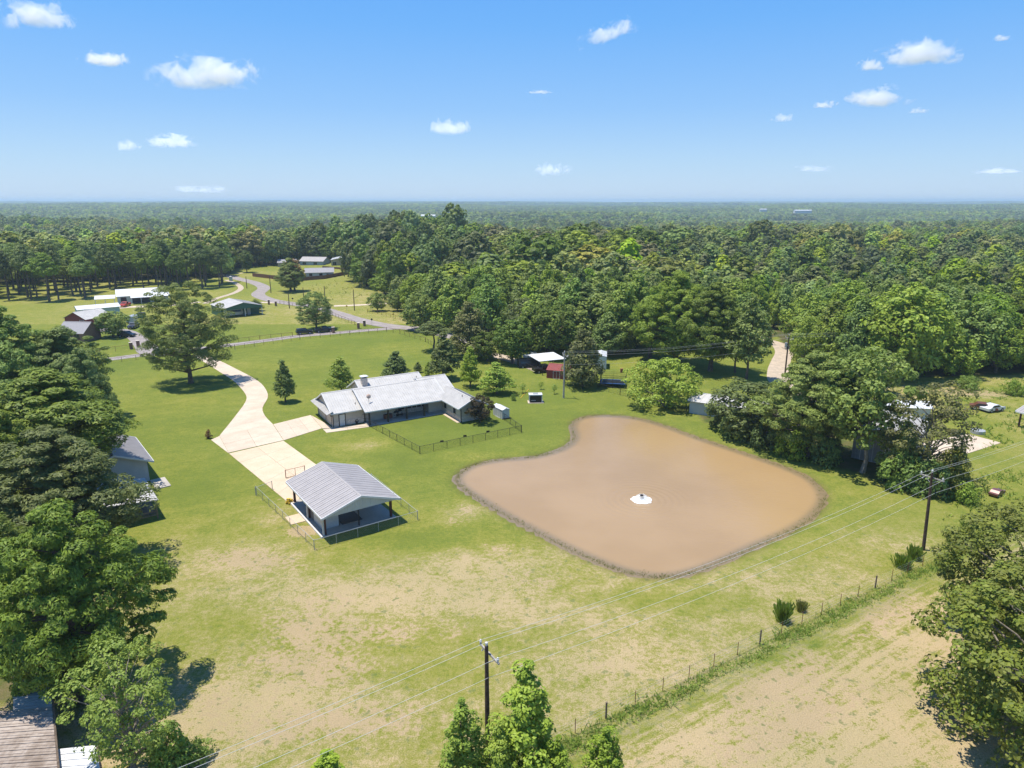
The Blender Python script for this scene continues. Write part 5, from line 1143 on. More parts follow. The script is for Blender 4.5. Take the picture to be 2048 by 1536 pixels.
window(e, 'y', 3.2, 8.8, 9.7, .1, 2.1, -1, TR, M['white'], 1, 'door')
MB().box(6.8, 7.0, .2, 3.2, 0, 2.9).build('side_panel', M['green'], e)
far = M['roof_grey']
shed(556, 534, 10, 8, R(8), 2.6, 4.2, 'x', M['shingle'], M['tan'], 'small grey-roofed house at the left end of the far clearing', wins=[('y', 0, 3, 4.5, 1, 2, -1)], rib=0)
shed(600, 532, 15, 10, R(-10), 3, 5.2, 'x', far, M['bluegrey'], 'grey house with dark roof left of the far round tree', wins=[('y', 0, 2, 4, 1, 2.2, -1), ('y', 0, 9, 11, 1, 2.2, -1)], rib=0)
shed(663, 534, 13, 14, R(10), 4.2, 5.6, 'y', M['roof_white'], M['tan'], 'tan barn with white roof in the far clearing', 'barn', 'barn', wins=[('y', 0, 1, 3, .1, 3, -1, TR)])
shed(611, 556, 14, 9, R(14), 2.7, 4.6, 'x', M['shingle'], M['bluegrey'], 'blue-grey house with pale roof inside the brown board fence', wins=[('y', 0, 2, 3.4, 1, 2.1, -1), ('y', 0, 7, 8.4, 1, 2.1, -1), ('y', 0, 10.5, 11.5, .1, 2.1, -1, TR)], rib=0)
shed(934, 533, 13, 9, R(-6), 2.6, 4.4, 'x', M['shingle'], M['brick'], 'low house with whitish roof in the gap of the central woods', wins=[('y', 0, 3, 5, .1, 2.2, -1)], rib=0)
shed(1024, 500, 13, 9, R(0), 2.8, 5.0, 'x', M['tan'], M['brick'], 'small brown house above the bright green gap in the woods', rib=0)
shed(1836, 514, 16, 9, R(-4), 3.2, 4.6, 'x', M['roof_white'], M['tan'], 'white-roofed shed showing through the right woods', 'outbuilding', 'shed', rib=0)
for (px, py, L0, lb) in ((842, 437, 30, 'pale long building in the far left clearing'), (1590, 424, 55, 'long white warehouse near the horizon'), (1520, 421, 25, 'smaller white warehouse left of the long one'), (1560, 412, 60, 'white building on the horizon at the right'), (1820, 412, 60, 'pale building on the horizon at the far right')):
    g = G(px, py); sp = shed(px, py + 2, L0, L0 * .3, 0, 9, 11, 'x', M['roof_white'], M['white'], lb, 'warehouse', 'building', rib=0); sp.location.z = -1.0
shed(1128, 603, 12, 7, R(-8), 2.6, 4.2, 'x', M['roof_white'], M['white'], 'white house glimpsed between the trunks above the carport', rib=0, wins=[('y', 0, 3, 4.4, 1, 2.1, -1), ('y', 0, 8, 9, .1, 2.1, -1)])
shed(1235, 676, 9, 5, R(-8), 2.5, 3.5, 'x', M['shingle'], M['brick'], 'brown house hidden in the shade beyond the trampoline', rib=0)
# left neighbour behind the pines
e0 = G(307, 922, 3.0); e1 = G(258, 858, 3.0); an = math.atan2(e1.y - e0.y, e1.x - e0.x) - math.pi / 2
e = empty('house', (e0.x, e0.y, 0), an, 'grey-roofed house behind the left pines with pale steel gable', 'house')
body(-8.6, -.7, .7, 12, 2.9, 4.6, 'y').build('wall', M['palewall'], e); gable_roof(e, -9.3, 0, 0, 12.6, 3.0, 4.9, 'y', M['roof_grey'], 26, trim=TR)
boards(e, 'y', .7, -8.5, -.8, 0, 2.9, -1, M['palewall'], .35, 'wall_rib')
MB().box(-.7, 1.2, -3.2, .6, -.05, .12).build('patio', M['conc3'], e)
c0 = G(317, 1000, 2.5); c1 = G(290, 952, 2.9); an2 = math.atan2(c1.y - c0.y, c1.x - c0.x) - math.pi / 2; ln = (Vector((c1.x, c1.y)) - Vector((c0.x, c0.y))).length
e = empty('shed', (c0.x, c0.y, 0), an2, 'timber lean-to shelter with pale metal roof beside the grey-roofed house', 'shed')
roof_slope(e, (0, 0, 2.5), (0, ln + .4, 2.5), (-6.5, ln + .4, 3.2), (-6.5, 0, 3.2), M['roof'], 12)
for x in (-.3, -6.2):
    for y in (.3, ln): MB().cbox((x, y, 0), .16, .16, 2.5).build('post', M['wood'], e)
for z_ in (.5, 1.0): MB().box(-6.2, -.3, .24, .36, z_, z_ + .12).build('rail', M['wood'], e)
MB().box(-6.4, -.1, 2.0, ln, 0, .18).build('deck', M['wood'], e)
# sheds in the lower left corner
def roof_at(pxs, z, mat, wallmat, n, label, slope=0.0, sep=True):
    """four roof corners in the photograph: far left, far right, near right, near left"""
    q = [G(x, y, zz_) for (x, y), zz_ in zip(pxs, z)]; o = Vector((q[3].x, q[3].y, 0)); q = [p - o for p in q]
    e = empty('shed', o, 0, label, 'shed')
    roof_slope(e, q[3], q[0], q[1], q[2], mat, n, sep, .05, pname='roof_sheet')
    ins_ = [p * 1 for p in q]; m = sum(q, Vector()) / 4; ins_ = [m + (p - m) * .92 for p in q]; lo = min(p.z for p in q) - .12
    MB().prism([(p.x, p.y) for p in (ins_[3], ins_[2], ins_[1], ins_[0])], 0, lo).build('wall', wallmat, e)
    f = MB()
    for a, b in ((q[1], q[2]),): f.tube([a + Vector((.08, 0, -.05)), b + Vector((.08, 0, -.05))], .06, 4)
    f.build('fascia_board', M['wood'], e); return e
roof_at([(-120, 1432), (104, 1414), (122, 1620), (-200, 1640)], (3.0, 3.0, 2.7, 2.7), M['tin'], M['wood'], 16, 'weathered rusty tin roof shed in the lower left corner')
roof_at([(27, 1350), (100, 1345), (104.5, 1418), (26, 1426)], (2.7, 2.7, 2.5, 2.5), M['roof'], M['wood'], 8, 'small shed with shiny grey tin roof under the big pine')
roof_at([(107, 1499), (191, 1490), (212, 1600), (118, 1600)], (2.4, 2.4, 2.2, 2.2), M['roof_white'], M['wood'], 8, 'white tin roof shed at the bottom edge beside the weathered roof')
# sheds behind the pond row
e = empty('metal_barn', G(1760, 925), rot_px((1700, 905), (1760, 925)), 'grey corrugated metal barn between the tree trunks behind the pond', 'barn')
e.location = G(1702, 915); e.rotation_euler = (0, 0, R(-38))
body(0, 8, 0, 12, 4.2, 5.3, 'y').build('wall', mat_plain('dull_zinc', (.33, .33, .34), .6, .2, var=.15), e); gable_roof(e, -.3, 8.3, -.3, 12.3, 4.2, 5.5, 'y', M['roof'], 24)
boards(e, 'y', 0, .1, 8, 0, 4.2, -1, M['galv'], .4, 'wall_rib'); window(e, 'y', 0, 1.2, 4.4, .05, 3.6, -1, TR, M['roof_grey'], 2, 'barn_door')
shed(1378, 826, 13, 6, R(-30), 2.5, 3.1, 'x', M['roof'], M['palewall'], 'low metal shed with silver roof right of the yellow-green tree', 'outbuilding', 'shed')
shed(1488, 868, 9, 6, R(-34), 2.6, 3.2, 'x', M['roof'], M['bluegrey'], 'second low metal shed hidden behind the bushy tree', 'outbuilding', 'shed')
shed(1775, 835, 7, 4, R(-10), 2.2, 2.8, 'x', M['roof_white'], M['white'], 'white trailer roof glimpsed behind the airy tree', 'outbuilding', 'shed')
e = empty('open_shelter', G(2085, 868), R(20), 'small shelter on one dark post at the right edge', 'shelter'); MB().cbox((0, 0, 0), .22, .22, 2.8).cbox((5, 0, 0), .22, .22, 2.8).cbox((0, 4, 0), .22, .22, 2.8).cbox((5, 4, 0), .22, .22, 2.8).build('post', M['redbrown'], e); gable_roof(e, -.6, 5.6, -.6, 4.6, 2.8, 4.0, 'y', M['roof_grey'], 10, trim=TR)
# across the lane
g = G(1070, 742); e = empty('carport', G(1078, 745), R(24), 'carport with flat white roof among the yards', 'carport'); roof_slope(e, (0, 0, 2.6), (7, 0, 2.6), (7, 6.5, 2.9), (0, 6.5, 2.9), M['roof_white'], 10)
for x in (.2, 6.8):
    for y in (.2, 6.3): MB().cbox((x, y, 0), .12, .12, 2.6).build('post', M['dark'], e)
shed(1093, 756, 5, 4.5, R(-20), 1.9, 2.9, 'x', M['redbarn'], M['redbarn'], 'small red shed with rounded red roof in front of the carport', 'red_shed', 'shed', ov=.1, wins=[('y', 0, 1.6, 3.0, .1, 1.7, -1, TR, M['redbarn'])])
shed(1190, 738, 2.6, 6, R(-8), 3.0, 3.3, 'y', M['roof_white'], M['white'], 'white box trailer behind the ivy-skirted tree', 'box_trailer', 'trailer', ov=.05)
e = empty('trampoline', G(1203, 774), R(-12), 'rectangular trampoline with blue pad and tall net', 'trampoline')
MB().box(0, 4.6, 0, 3.0, .85, .92).build('jumping_mat', M['black'], e); MB().box(-.05, 4.65, -.35, -.001, .86, .96).box(-.05, 4.65, 3.001, 3.35, .86, .96).box(-.4, -.051, -.35, 3.35, .86, .96).box(4.651, 5.0, -.35, 3.35, .86, .96).build('pad', M['blue'], e)
nt = MB()
for k in range(20):
    x = -.3 + k * .26
    for y in (-.3, 3.3): nt.box(x, x + .03, y, y + .01, .95, 2.6)
for k in range(14):
    for x in (-.35, 4.95): nt.box(x, x + .01, -.3 + k * .27, -.27 + k * .27, .95, 2.6)
for z_ in (1.3, 1.75, 2.2, 2.6): nt.box(-.35, 4.95, -.31, -.3, z_, z_ + .03).box(-.35, 4.95, 3.3, 3.31, z_, z_ + .03)
nt.build('net', M['blackwire'], e)
for x in (-.35, 2.3, 4.95):
    for y in (-.35, 3.35): MB().tube([(x, y, 0), (x, y, 2.7)], .04, 6).build('pole', M['dark'], e)
g = G(1243, 745); tag(MB().tube([(g.x, g.y, 0), (g.x, g.y, .9)], .32, 10).build('barrel', M['rust']), 'rusty barrel on the lawn beyond the trampoline', 'barrel')
for (q, lb) in (((263, 698), 'left stone pillar at the brown driveway'), ((277, 694), 'right stone pillar at the brown driveway'), ((667, 666), 'stone pillar behind the parked dark pickup'), ((717, 657), 'left stone pillar of the meadow gate'), ((729, 652), 'right stone pillar of the meadow gate'), ((538, 609), 'left dark pillar on the county road verge'), ((552, 612), 'right dark pillar on the county road verge')):
    g = G(*q); e = empty('gate_pillar', g, R(20), lb, 'pillar', 'gate pillars along the lane'); MB().cbox((0, 0, 0), .75, .75, 1.7).build('shaft', M['brick'], e); MB().cbox((0, 0, 1.7), .9, .9, .12).build('cap', M['stone'], e)
for (q, lb, mt) in (((694, 624), 'yellow road sign beyond the junction', 'yel'), ((787, 641), 'yellow road sign by the shady garden', 'yel'), ((744, 652), 'dark backed stop sign at the junction', 'dark'), ((586, 608), 'small sign on the county road verge', 'dark')):
    g = G(*q); e = empty('road_sign', g, R(15), lb, 'road sign'); MB().tube([(0, 0, 0), (0, 0, 2.1)], .035, 6).build('post', M['galv'], e)
    MB().add([(-.4, -.04, 2.1), (0, -.04, 1.7), (.4, -.04, 2.1), (0, -.04, 2.5), (-.4, -.01, 2.1), (0, -.01, 1.7), (.4, -.01, 2.1), (0, -.01, 2.5)], [(0, 1, 2, 3), (7, 6, 5, 4), (0, 4, 5, 1), (1, 5, 6, 2), (2, 6, 7, 3), (3, 7, 4, 0)]).build('plate', M[mt], e)
g = G(462, 562); e = empty('portable_toilet', g, 0, 'teal portable toilet beside the dirt track', 'portable toilet'); MB().cbox((0, 0, 0), 1.2, 1.2, 2.1).build('cabin', M['teal'], e); MB().dome((0, 0, 2.1), .65, .65, .3, 8, 3).build('roof', M['white'], e)
g = G(283, 636); e = empty('green_bin', g, R(5), 'dark green container on the grass beyond the round tree', 'container'); MB().cbox((0, 0, 0), 2.2, 1.8, 1.7).build('bin', M['green'], e); MB().cbox((0, 0, 1.7), 2.3, 1.9, .12).build('lid', M['dark'], e)

# ------------------------------------------------------------------ vehicles
def paint(name, col): return mat_plain(name, col, 0.3, 0.1, 0.6, var=0.05, bump=0)
PT = dict(black=paint('black_car_paint', (.012, .012, .015)), navy=paint('dark_blue_car_paint', (.015, .02, .035)), white=paint('white_car_paint', (.7, .7, .7)), silver=paint('silver_paint', (.4, .41, .43)), rv=paint('cream_coach_paint', (.6, .57, .5)), rustv=paint('rusted_paint', (.16, .06, .04)), redv=paint('red_truck_paint', (.45, .04, .02)))
PRF = dict(
  suv=([(-2.35, .45), (-2.4, 1.0), (-2.25, 1.15), (-2.1, 1.7), (.55, 1.75), (1.15, 1.15), (2.2, 1.0), (2.4, .75), (2.35, .4)], [(-1.95, 1.18), (-1.85, 1.6), (.45, 1.65), (.9, 1.18)], 1.9),
  pickup=([(-2.7, .55), (-2.72, 1.15), (-.75, 1.15), (-.6, 1.78), (.75, 1.82), (1.4, 1.2), (2.6, 1.08), (2.75, .8), (2.7, .45)], [(-.55, 1.2), (-.45, 1.68), (.68, 1.7), (1.1, 1.2)], 1.95),
  car=([(-2.2, .4), (-2.25, .85), (-1.6, .95), (-1.0, 1.38), (.3, 1.42), (1.1, .95), (2.1, .82), (2.25, .6), (2.2, .35)], [(-1.35, .98), (-.9, 1.3), (.25, 1.33), (.8, .98)], 1.8),
  coach=([(-3.6, .5), (-3.65, 2.75), (-2.9, 2.95), (2.2, 2.95), (2.9, 2.3), (3.5, 1.5), (3.6, .5)], [(-2.9, 1.5), (-2.9, 2.2), (1.9, 2.2), (1.9, 1.5)], 2.3))
def vehicle(px, py, rz, kind, col, label, name, cat):
    g = G(px, py); e = empty(name, g, rz, label, cat); prof, wn, W = PRF[kind]; n = len(prof); h = W / 2
    taper = lambda z: h - max(0, z - 1.1) * .18
    v = [(x, -taper(z), z) for x, z in prof] + [(x, taper(z), z) for x, z in prof]
    MB().add(v, [tuple(range(n - 1, -1, -1)), tuple(range(n, 2 * n))] + [(i, (i + 1) % n, n + (i + 1) % n, n + i) for i in range(n)]).build('body', PT[col], e)
    for s in (-1, 1):
        m = len(wn); w1 = [(x, s * (taper(z) + .012), z) for x, z in wn]
        MB().add(w1, [tuple(range(m)) if s < 0 else tuple(range(m - 1, -1, -1))]).build('side_window', M['glass'], e)
    if kind != 'coach':
        i0 = {'suv': (4, 5), 'pickup': (4, 5), 'car': (4, 5)}[kind]; a, b = prof[i0[0]], prof[i0[1]]
        la = lambda k: (a[0] + (b[0] - a[0]) * k + .015, a[1] + (b[1] - a[1]) * k + .015)
        p, q = la(.12), la(.9); MB().add([(p[0], -taper(p[1]) + .1, p[1]), (p[0], taper(p[1]) - .1, p[1]), (q[0], taper(q[1]) - .1, q[1]), (q[0], -taper(q[1]) + .1, q[1])], [(0, 3, 2, 1)]).build('windscreen', M['glass'], e)
        MB().box(2.36 if kind != 'pickup' else 2.72, 2.42 if kind != 'pickup' else 2.78, -.75, -.4, .68, .85).build('headlight', M['galv'], e); MB().box(2.36 if kind != 'pickup' else 2.72, 2.42 if kind != 'pickup' else 2.78, .4, .75, .68, .85).build('headlight', M['galv'], e)
    wb = 1.4 if kind in ('suv', 'car') else 1.75 if kind == 'pickup' else 2.3
    for x in (-wb, wb):
        for s in (-1, 1):
            w = MB().tube([(x, s * (h - .2), .36), (x, s * (h + .02), .36)], .36, 14).build('wheel', M['black'], e); MB().tube([(x, s * (h + .021), .36), (x, s * (h + .04), .36)], .2, 10).build('rim', M['galv'], w)
    return e
la = rot_px((600, 672), (740, 660))
vehicle(609, 668, la, 'suv', 'black', 'black car parked on the lane verge, left of the dark pickup', 'parked_car', 'car')
vehicle(648, 664, la, 'pickup', 'navy', 'dark blue pickup under the dense pine by the lane', 'parked_pickup', 'pickup')
vehicle(254, 674, R(-8), 'suv', 'black', 'black car under the round tree on the brown driveway', 'parked_car', 'car')
vehicle(268, 656, R(-80), 'pickup', 'navy', 'dark blue pickup in front of the horse trailer', 'parked_pickup', 'pickup')
e = empty('horse_trailer', G(264, 646), R(-80), 'grey trailer parked behind the round tree', 'trailer'); body(-2.6, 1.6, -1.1, 1.1, 2.2, 2.5, 'x', z0=.5).build('box', PT['silver'], e)
for x in (-.6, .3): MB().tube([(x, -1.2, .38), (x, 1.2, .38)], .38, 12).build('wheel', M['black'], e)
vehicle(251, 613, R(-85), 'pickup', 'redv', 'red truck under the white farmhouse veranda', 'parked_truck', 'truck')
vehicle(470, 632, ga, 'coach', 'rv', 'cream motorhome parked inside the green barn', 'motorhome', 'motorhome')
vehicle(1068, 719, R(188), 'pickup', 'white', 'white pickup parked behind the carport', 'parked_pickup', 'pickup')
vehicle(1058, 734, R(12), 'coach', 'black', 'black enclosed trailer left of the carport', 'enclosed_trailer', 'trailer').scale = (.75, 1, .72)
vehicle(1088, 744, R(24), 'pickup', 'black', 'dark pickup under the carport roof', 'parked_pickup', 'pickup')
vehicle(1984, 822, R(20), 'car', 'white', 'white derelict car in the weedy yard', 'derelict_car', 'car')
vehicle(1966, 820, R(-30), 'car', 'rustv', 'rusty red derelict car beside the white one', 'derelict_car', 'car')
vehicle(1993, 990, R(35), 'car', 'rustv', 'rusty wreck in the weeds behind the olive tree', 'derelict_car', 'car').scale = (.6, .6, .6)
for (q, lb, s) in (((1955, 866), 'grey round trough beside the concrete slab', 1.0),):
    g = G(*q); tag(MB().tube([(g.x, g.y, 0), (g.x, g.y, .55)], 1.1, 16).build('trough', M['galv']), lb, 'trough')

# ------------------------------------------------------------------ power lines
def pole(x, y, h, label, arm=None, mt='pole', armz=.35, r=.16, lean=0.0, al=1.25, box=False):
    z = tz(x, y); e = empty('utility_pole', (x, y, z), 0, label, 'utility pole')
    MB().tube([(0, 0, -.5), (lean * .5, 0, h * .5), (lean, 0, h)], [r * 1.15, r, r * .78], 12).build('shaft', M[mt], e)
    if arm is not None:
        u = Vector((math.cos(arm), math.sin(arm), 0)); n = Vector((-u.y, u.x, 0)); c = Vector((lean, 0, h - armz - .25)) + n * (r + .06)
        MB().slab([c - u * al - n * .055, c + u * al - n * .055, c + u * al + n * .055, c - u * al + n * .055], .13).build('crossarm', M['polegrey'], e)
        for s in (-1, 1): MB().tube([c + u * s * .75 + n * .0 - Vector((0, 0, .1)), Vector((lean, 0, h - 1.35)) + n * r], .025, 5).build('brace', M['galv'], e)
        for s in (-1, .92): MB().tube([c + u * al * s * .95 + Vector((0, 0, dz)) for dz in (0, .08, .1, .22, .24, .32)], [.03, .03, .09, .09, .06, .05], 8).build('insulator', M['white'], e)
        MB().tube([(lean, 0, h + dz) for dz in (-.02, .1, .12, .28, .32)], [.04, .04, .1, .1, .05], 8).build('insulator', M['white'], e)
        MB().tube([c - u * al * .8 + Vector((0, 0, -.45)), c - u * al * .7 + Vector((.05, 0, -.15))], .06, 7).build('fuse_cutout', M['white'], e)
        if box: MB().tube([(lean - .45, 0, h - 2.6), (lean - .45, 0, h - 1.6)], .28, 12).build('transformer', M['galv'], e)
    return e
ln_a = math.atan2(69.5 - 39.4, 46.4 + 1.7); arm = ln_a - math.pi / 2
dx, dy = 48.1, 30.1
P1 = [(-1.7 - dx, 39.4 - dy), (-1.7, 39.4), (46.4, 69.5), (46.4 + dx, 69.5 + dy)]
for (x, y), lb in zip(P1, ('dark utility pole outside the lower left of the view', 'dark utility pole with crossarm among the sweetgum tops', 'brown utility pole with crossarm at the right end of the wire fence', 'utility pole beyond the right edge')):
    pole(x, y, 9.35, lb, arm, lean=-.5 if x == 46.4 else 0)
P2 = [(10.3, 130.9), (61.7, 149.6), (115, 169)]; arm2 = math.atan2(18.7, 51.4) - math.pi / 2
pole(*P2[0], 9.3, 'silvery utility pole on the lawn beside the saplings', arm2, 'polegrey', box=False)
pole(*P2[1], 9.0, 'dark utility pole beside the gravel road', arm2, box=True)
pole(*P2[2], 9.0, 'utility pole beyond the right edge by the woods', arm2)
for (q, tp, lb) in (((494, 577), 553, 'thin pole left of the far road bend'), ((542, 586), 551, 'pole on the verge at the road bend'), ((579, 617), 585, 'pole left of the dense pine'), ((608, 604), 575, 'pole right above the dense pine, the left one'), ((651, 610), 572, 'pole right above the dense pine, the right one'), ((709, 621), 579, 'pole near the junction meadow drive'), ((692, 550), 523, 'pole at the end of the brown board fence')):
    g = G(*q); pole(g.x, g.y, Zat(tp, g.y), lb, r=.15)
def catenary(a, b, sag, n=18): return [tuple(Vector(a).lerp(Vector(b), i / n) - Vector((0, 0, sag * 4 * (i / n) * (1 - i / n)))) for i in range(n + 1)]
def line(P_, am, off, z, sag, label, r=.010):
    u = Vector((math.cos(am), math.sin(am), 0)); pts = []
    for (x0, y0), (x1, y1) in zip(P_[:-1], P_[1:]):
        c = catenary((x0 + u.x * off, y0 + u.y * off, z), (x1 + u.x * off, y1 + u.y * off, z), sag); pts += c if not pts else c[1:]
    return tag(MB().tube(pts, r, 5).build('power_line', M['wirelite']), label, 'power line')
for off, z, lb in ((-1.18, 9.05, 'outer left wire of the near power line'), (0, 9.65, 'top wire of the near power line'), (1.1, 9.05, 'outer right wire of the near power line'), (.18, 7.0, 'lowest wire of the near power line')):
    line(P1, arm, off, z, 1.0 if z > 8 else .8, lb, .012)
for off, z, lb in ((-1.18, 9.0, 'far side wire of the rear power line'), (0, 9.55, 'top wire of the rear power line'), (1.1, 9.0, 'near side wire of the rear power line'), (.18, 6.9, 'lowest wire of the rear power line')):
    line(P2, arm2, off, z, 1.0, lb, .012)

# ------------------------------------------------------------------ fountain
g = G(1283, 1000, -.3); e = empty('fountain', (g.x, g.y, -.3), 0, 'white bubbling aerator fountain in the middle of the pond', 'fountain')
fm = MB(); base = len(fm.v); nn_ = 40
for j in range(9):
    rr = 1.25 * (1 - j / 9) ** .8
    for k in range(nn_):
        a = 2 * math.pi * k / nn_; wob = 1 + .05 * math.sin(5 * a + j) + .10 * random.random(); zj = (0.02 if j == 0 else .06 + .30 * (j / 9) ** 2 + .1 * random.random())
        fm.v.append((1.05 * rr * wob * math.cos(a), rr * wob * math.sin(a), zj))
for j in range(8):
    for k in range(nn_): a = j * nn_ + k; b = j * nn_ + (k + 1) % nn_; fm.f.append((a, b, b + nn_, a + nn_))
fm.build('foam', M['foam'], e, True)
sp = MB()
for k in range(420):
    a = random.uniform(0, 6.28); tt_ = random.uniform(0, 1); rr = .1 + .9 * tt_; zz_ = .3 + 1.6 * tt_ * (1 - tt_) + random.uniform(-.08, .08) - .25 * tt_; s = random.uniform(.02, .06); x, y = rr * math.cos(a), rr * math.sin(a)
    sp.add([(x - s, y, zz_), (x + s, y, zz_), (x, y + s, zz_ + s), (x, y - s, zz_ + s * 1.5)], [(0, 1, 2), (0, 3, 1), (1, 3, 2), (0, 2, 3)])
sp.build('spray', M['foam'], e); MB().tube([(0, 0, .1), (0, 0, .75)], .22, 10).build('pump_float', M['dark'], e)

# ------------------------------------------------------------------ low growth
def blades(name, xs_, ys_, zs_, hgt, wid_, mat, label, cat='grass', spread=.7, k=3, kind='stuff', group=None):
    n = len(xs_) * k; r = np.random.default_rng(abs(hash(name)) % 999 if False else len(name) * 7 + len(xs_))
    x = np.repeat(xs_, k) + r.normal(size=n) * .12; y = np.repeat(ys_, k) + r.normal(size=n) * .12; z = np.repeat(zs_, k); h = np.repeat(hgt, k) * r.uniform(.5, 1.2, n)
    a = r.uniform(0, 6.28, n); dx = np.cos(a) * wid_; dy = np.sin(a) * wid_; lx, ly = r.normal(size=n) * h * spread, r.normal(size=n) * h * spread
    V = np.stack([np.stack([x - dx, y - dy, z - .05], -1), np.stack([x + dx, y + dy, z - .05], -1), np.stack([x + lx + dx * .5, y + ly + dy * .5, z + h], -1), np.stack([x + lx * 1.1 - dx * .3, y + ly * 1.1 - dy * .3, z + h * .9], -1)], 1).reshape(-1, 3)
    b = (np.arange(n) * 4)[:, None]; o = link(name, np_mesh(name, V, np.concatenate([b + [0, 1, 2], b + [0, 2, 3]]), mat, True)); return tag(o, label, cat, group, kind)
n = 2600; u = rng.uniform(-.12, 1.12, n); s = .8 + rng.normal(size=n) * .38 + .35 * np.sin(u * 40) * .5; hh = (.14 + .34 * rng.uniform(size=n) ** 2) * (.55 + .75 * vnoise(u * 78, u * 0, 3, 4))
bx_ = fence_a.x + fd.x * u + fn.x * s; by_ = fence_a.y + fd.y * u + fn.y * s
blades('fence_weeds', bx_, by_, np.zeros(n), hh, .035, L['weed'], 'ragged green weeds growing along the wire fence', k=4)
pc = np.array(pond_c); m = 3800; ii = rng.integers(0, len(pc), m); ff = rng.uniform(size=m)[:, None]; pp = pc[ii] * (1 - ff) + pc[(ii + 1) % len(pc)] * ff
cx_, cy_ = pc.mean(0); dirc = unit(np.stack([cx_ - pp[:, 0], cy_ - pp[:, 1]], -1)); sh = np.abs(rng.normal(size=m)) * .38 - .1
west = (pp[:, 1] < 84) | (pp[:, 0] < 6); kp = west | (rng.uniform(size=m) < .45); pp = pp + dirc * sh[:, None]
blades('shore_reeds', pp[kp, 0], pp[kp, 1], np.full(kp.sum(), -.33), .06 + .16 * rng.uniform(size=kp.sum()), .02, L['olive'], 'thin fringe of drowned weeds along the pond shore', k=3)
for (px, py, w, h, mt, lb) in ((1565, 1243, .6, 1.9, 'lime', 'tall green grass clump on the fence line, tallest of them'), (1602, 1222, .38, 1.0, 'olive', 'reddish dry weed clump right of the tall green clump'), (1805, 1135, 1.2, 1.4, 'lime', 'round bright green bush on the fence line left of the pole'), (1828, 1118, .9, 1.5, 'weed', 'slim green clump behind the bright round bush'), (1935, 1072, .8, 1.8, 'weed', 'tall clump near the right end of the wire fence'), (1903, 1085, .8, 1.0, 'grey', 'low greyish tuft right of the pole foot')):
    g = G(px, py); n = 420; r = rng.normal(size=(n, 2)) * w * .26
    o = blades('grass_clump', r[:, 0], r[:, 1], np.zeros(n), np.full(n, h) * np.exp(-(np.hypot(r[:, 0], r[:, 1]) / w) ** 2 * 2.2), .014, L[mt], lb, 'plant', .16, 3, None, 'clumps on the fence line'); o.location = g
# rough growth in the weedy yard and meadow
for nm, poly, dn, hh_, mt, lb in (('yard_weeds', [(1880,930),(2060,880),(2060,800),(1900,790),(1860,815),(1960,860),(1990,890),(1900,935)], 1.2, .5, 'weed', 'rank weeds in the yard at the right'), ('verge_weeds', [(1650,770),(1880,762),(2060,755),(2060,790),(1900,790),(1700,785)], .8, .6, 'weed', 'weeds in front of the right woodland'), ('meadow_tufts', [(610,575),(720,556),(740,600),(640,600)], .10, .8, 'olive', 'darker tufts in the far meadow'), ('corner_weeds', [(1880,1040),(1990,1010),(2060,1000),(2060,940),(1900,950)], 1.5, .5, 'weed', 'rank weeds right of the pole')):
    w = WP(poly); A = np.array(w); lo, hi = A.min(0), A.max(0); n = int((hi - lo).prod() * dn); x = rng.uniform(lo[0], hi[0], n); y = rng.uniform(lo[1], hi[1], n); k = inside(w, x, y) & (vnoise(x, y, 3.5, 31) > .45); x, y = x[k], y[k]
    blades(nm, x, y, np.zeros(len(x)), hh_ * rng.uniform(.5, 1.2, len(x)), .07, L[mt], lb, k=4)

# ------------------------------------------------------------------ clouds
t = NT('cloud_vapour'); tc_ = t.objc(); oi = t.n('ShaderNodeObjectInfo')
ad = t.n('ShaderNodeVectorMath', operation='ADD'); t.l(tc_, ad.inputs[0]); rv = t.n('ShaderNodeVectorMath', operation='SCALE'); rv.inputs[0].default_value = (17, 31, 53); t.l(oi.outputs['Random'], rv.inputs['Scale']); t.l(rv.outputs[0], ad.inputs[1])
ln_ = t.n('ShaderNodeVectorMath', operation='LENGTH'); t.l(tc_, ln_.inputs[0])
asp = t.scale(ad.outputs[0], 2.0, 1.0, 0.9)
n1 = t.noise(1.35, 8, asp, .66, .5)
dn = t.math('SUBTRACT', t.math('MULTIPLY', n1, 3.3), t.math('ADD', t.math('MULTIPLY', ln_.outputs['Value'], 1.0), 1.02))
sz_ = t.n('ShaderNodeSeparateXYZ'); t.l(tc_, sz_.inputs[0]); dn = t.math('MULTIPLY', t.ramp(dn, 0.0, 0.42), t.ramp(sz_.outputs['Z'], -.55, -.25))
att = t.n('ShaderNodeAttribute', attribute_type='OBJECT', attribute_name='thick'); dn = t.math('MULTIPLY', dn, att.outputs['Fac'])
vs = t.n('ShaderNodeVolumePrincipled'); t.l(dn, vs.inputs['Density']); vs.inputs['Color'].default_value = (1, 1, 1, 1); vs.inputs['Anisotropy'].default_value = 0.3
t.l(vs.outputs[0], t.out.inputs['Volume'])
hull = MB(); hull.dome((0, 0, 0), 1, 1, 1, 16, 6, -math.pi / 2 + .01)
cme = hull.mesh('cloud', t.m)
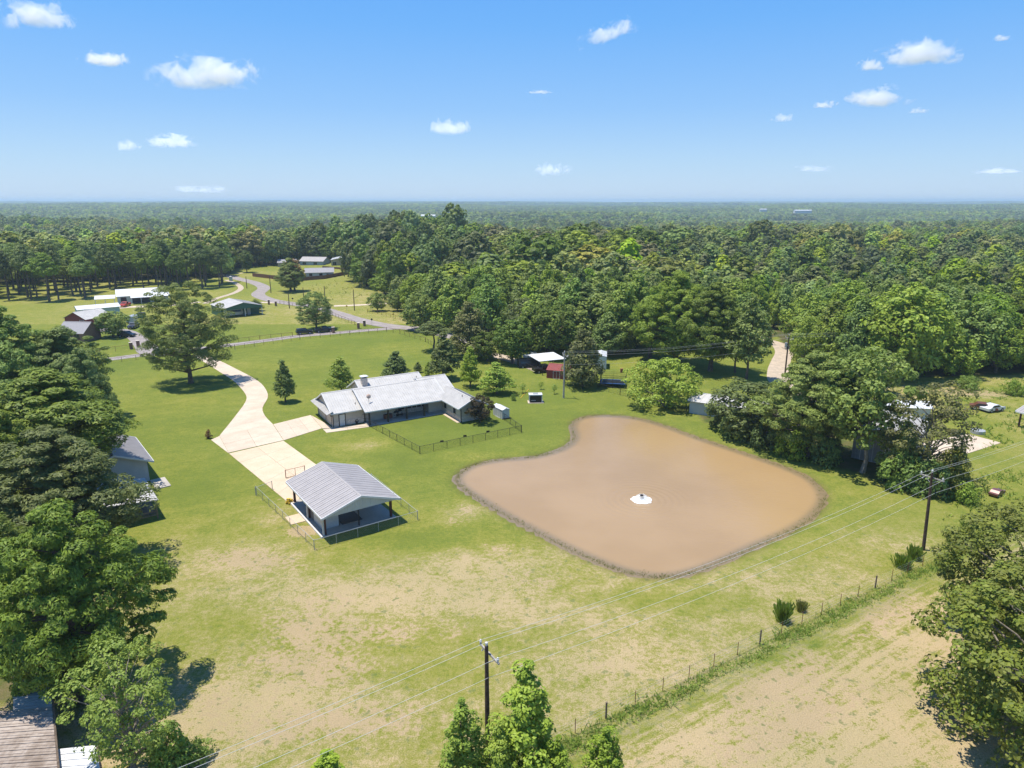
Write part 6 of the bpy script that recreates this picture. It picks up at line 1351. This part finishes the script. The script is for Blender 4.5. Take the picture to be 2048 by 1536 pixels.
for (cx, cy_, w, h, th, lb) in ((75, 36, 150, 66, .9, 'puffy cloud in the upper left corner'), (215, 120, 100, 36, 1, 'small flat cloud below the corner cloud'), (415, 152, 215, 76, 1.1, 'largest cloud, in the left part of the sky'), (346, 285, 92, 34, 1, 'low lens-shaped cloud at the left'), (253, 293, 50, 26, .7, 'tiny cloud left of the lens-shaped one'), (903, 256, 96, 42, .8, 'lone cloud left of the centre above the trees'), (1105, 341, 72, 32, .9, 'lowest small cloud near the centre'), (1216, 68, 120, 44, .6, 'wispy slanting cloud top centre'), (1743, 132, 54, 28, .9, 'small cloud left of the big right one'), (1840, 108, 158, 60, 1, 'big bright cloud at the upper right'), (1755, 198, 130, 48, 1, 'cloud below the big right one'), (1648, 210, 54, 18, .6, 'tiny flat cloud left of the lower right one'), (1565, 237, 46, 22, .6, 'tiny cloud farthest left of the right group'), (2003, 76, 40, 16, .5, 'faint scrap by the right edge'), (1995, 343, 90, 14, .4, 'thin streak low at the right edge'), (400, 380, 120, 18, .25, 'faint streak low at the left'), (1630, 338, 80, 16, .25, 'faint streak low at the right'), (1080, 184, 50, 9, .35, 'faint scrap above the centre'), (1835, 222, 44, 14, .35, 'wisp right below the lower right cloud')):
    a = (cx - 1024) / F; b = -(cy_ - 768) / F; d = Vector((a, math.cos(TH) + b * math.sin(TH), -math.sin(TH) + b * math.cos(TH)))
    k = 1500 / max(d.z, .045); c = Vector((0, 0, H)) + d * k; sx_ = w / F * k * .62; sz2 = h / F * k * .62
    o = link('cloud', cme); o.location = c; o.scale = (sx_, sx_ * .55, sz2); o['thick'] = th * 3.6 / (sz2 * 2); tag(o, lb, 'cloud')
    if 'slanting' in lb: o.rotation_euler = (0, R(-18), 0)

# ------------------------------------------------------------------ haze
t = NT('summer_haze'); v = t.n('ShaderNodeVolumePrincipled'); v.inputs['Color'].default_value = (0.60, 0.77, 0.95, 1); v.inputs['Density'].default_value = 0.00015; v.inputs['Anisotropy'].default_value = 0.2
t.l(v.outputs[0], t.out.inputs['Volume'])
tag(MB().box(-15200, 15200, -1200, 15200, -60, 62).build('haze', t.m), 'pale summer haze over the whole landscape', 'haze', kind='stuff')
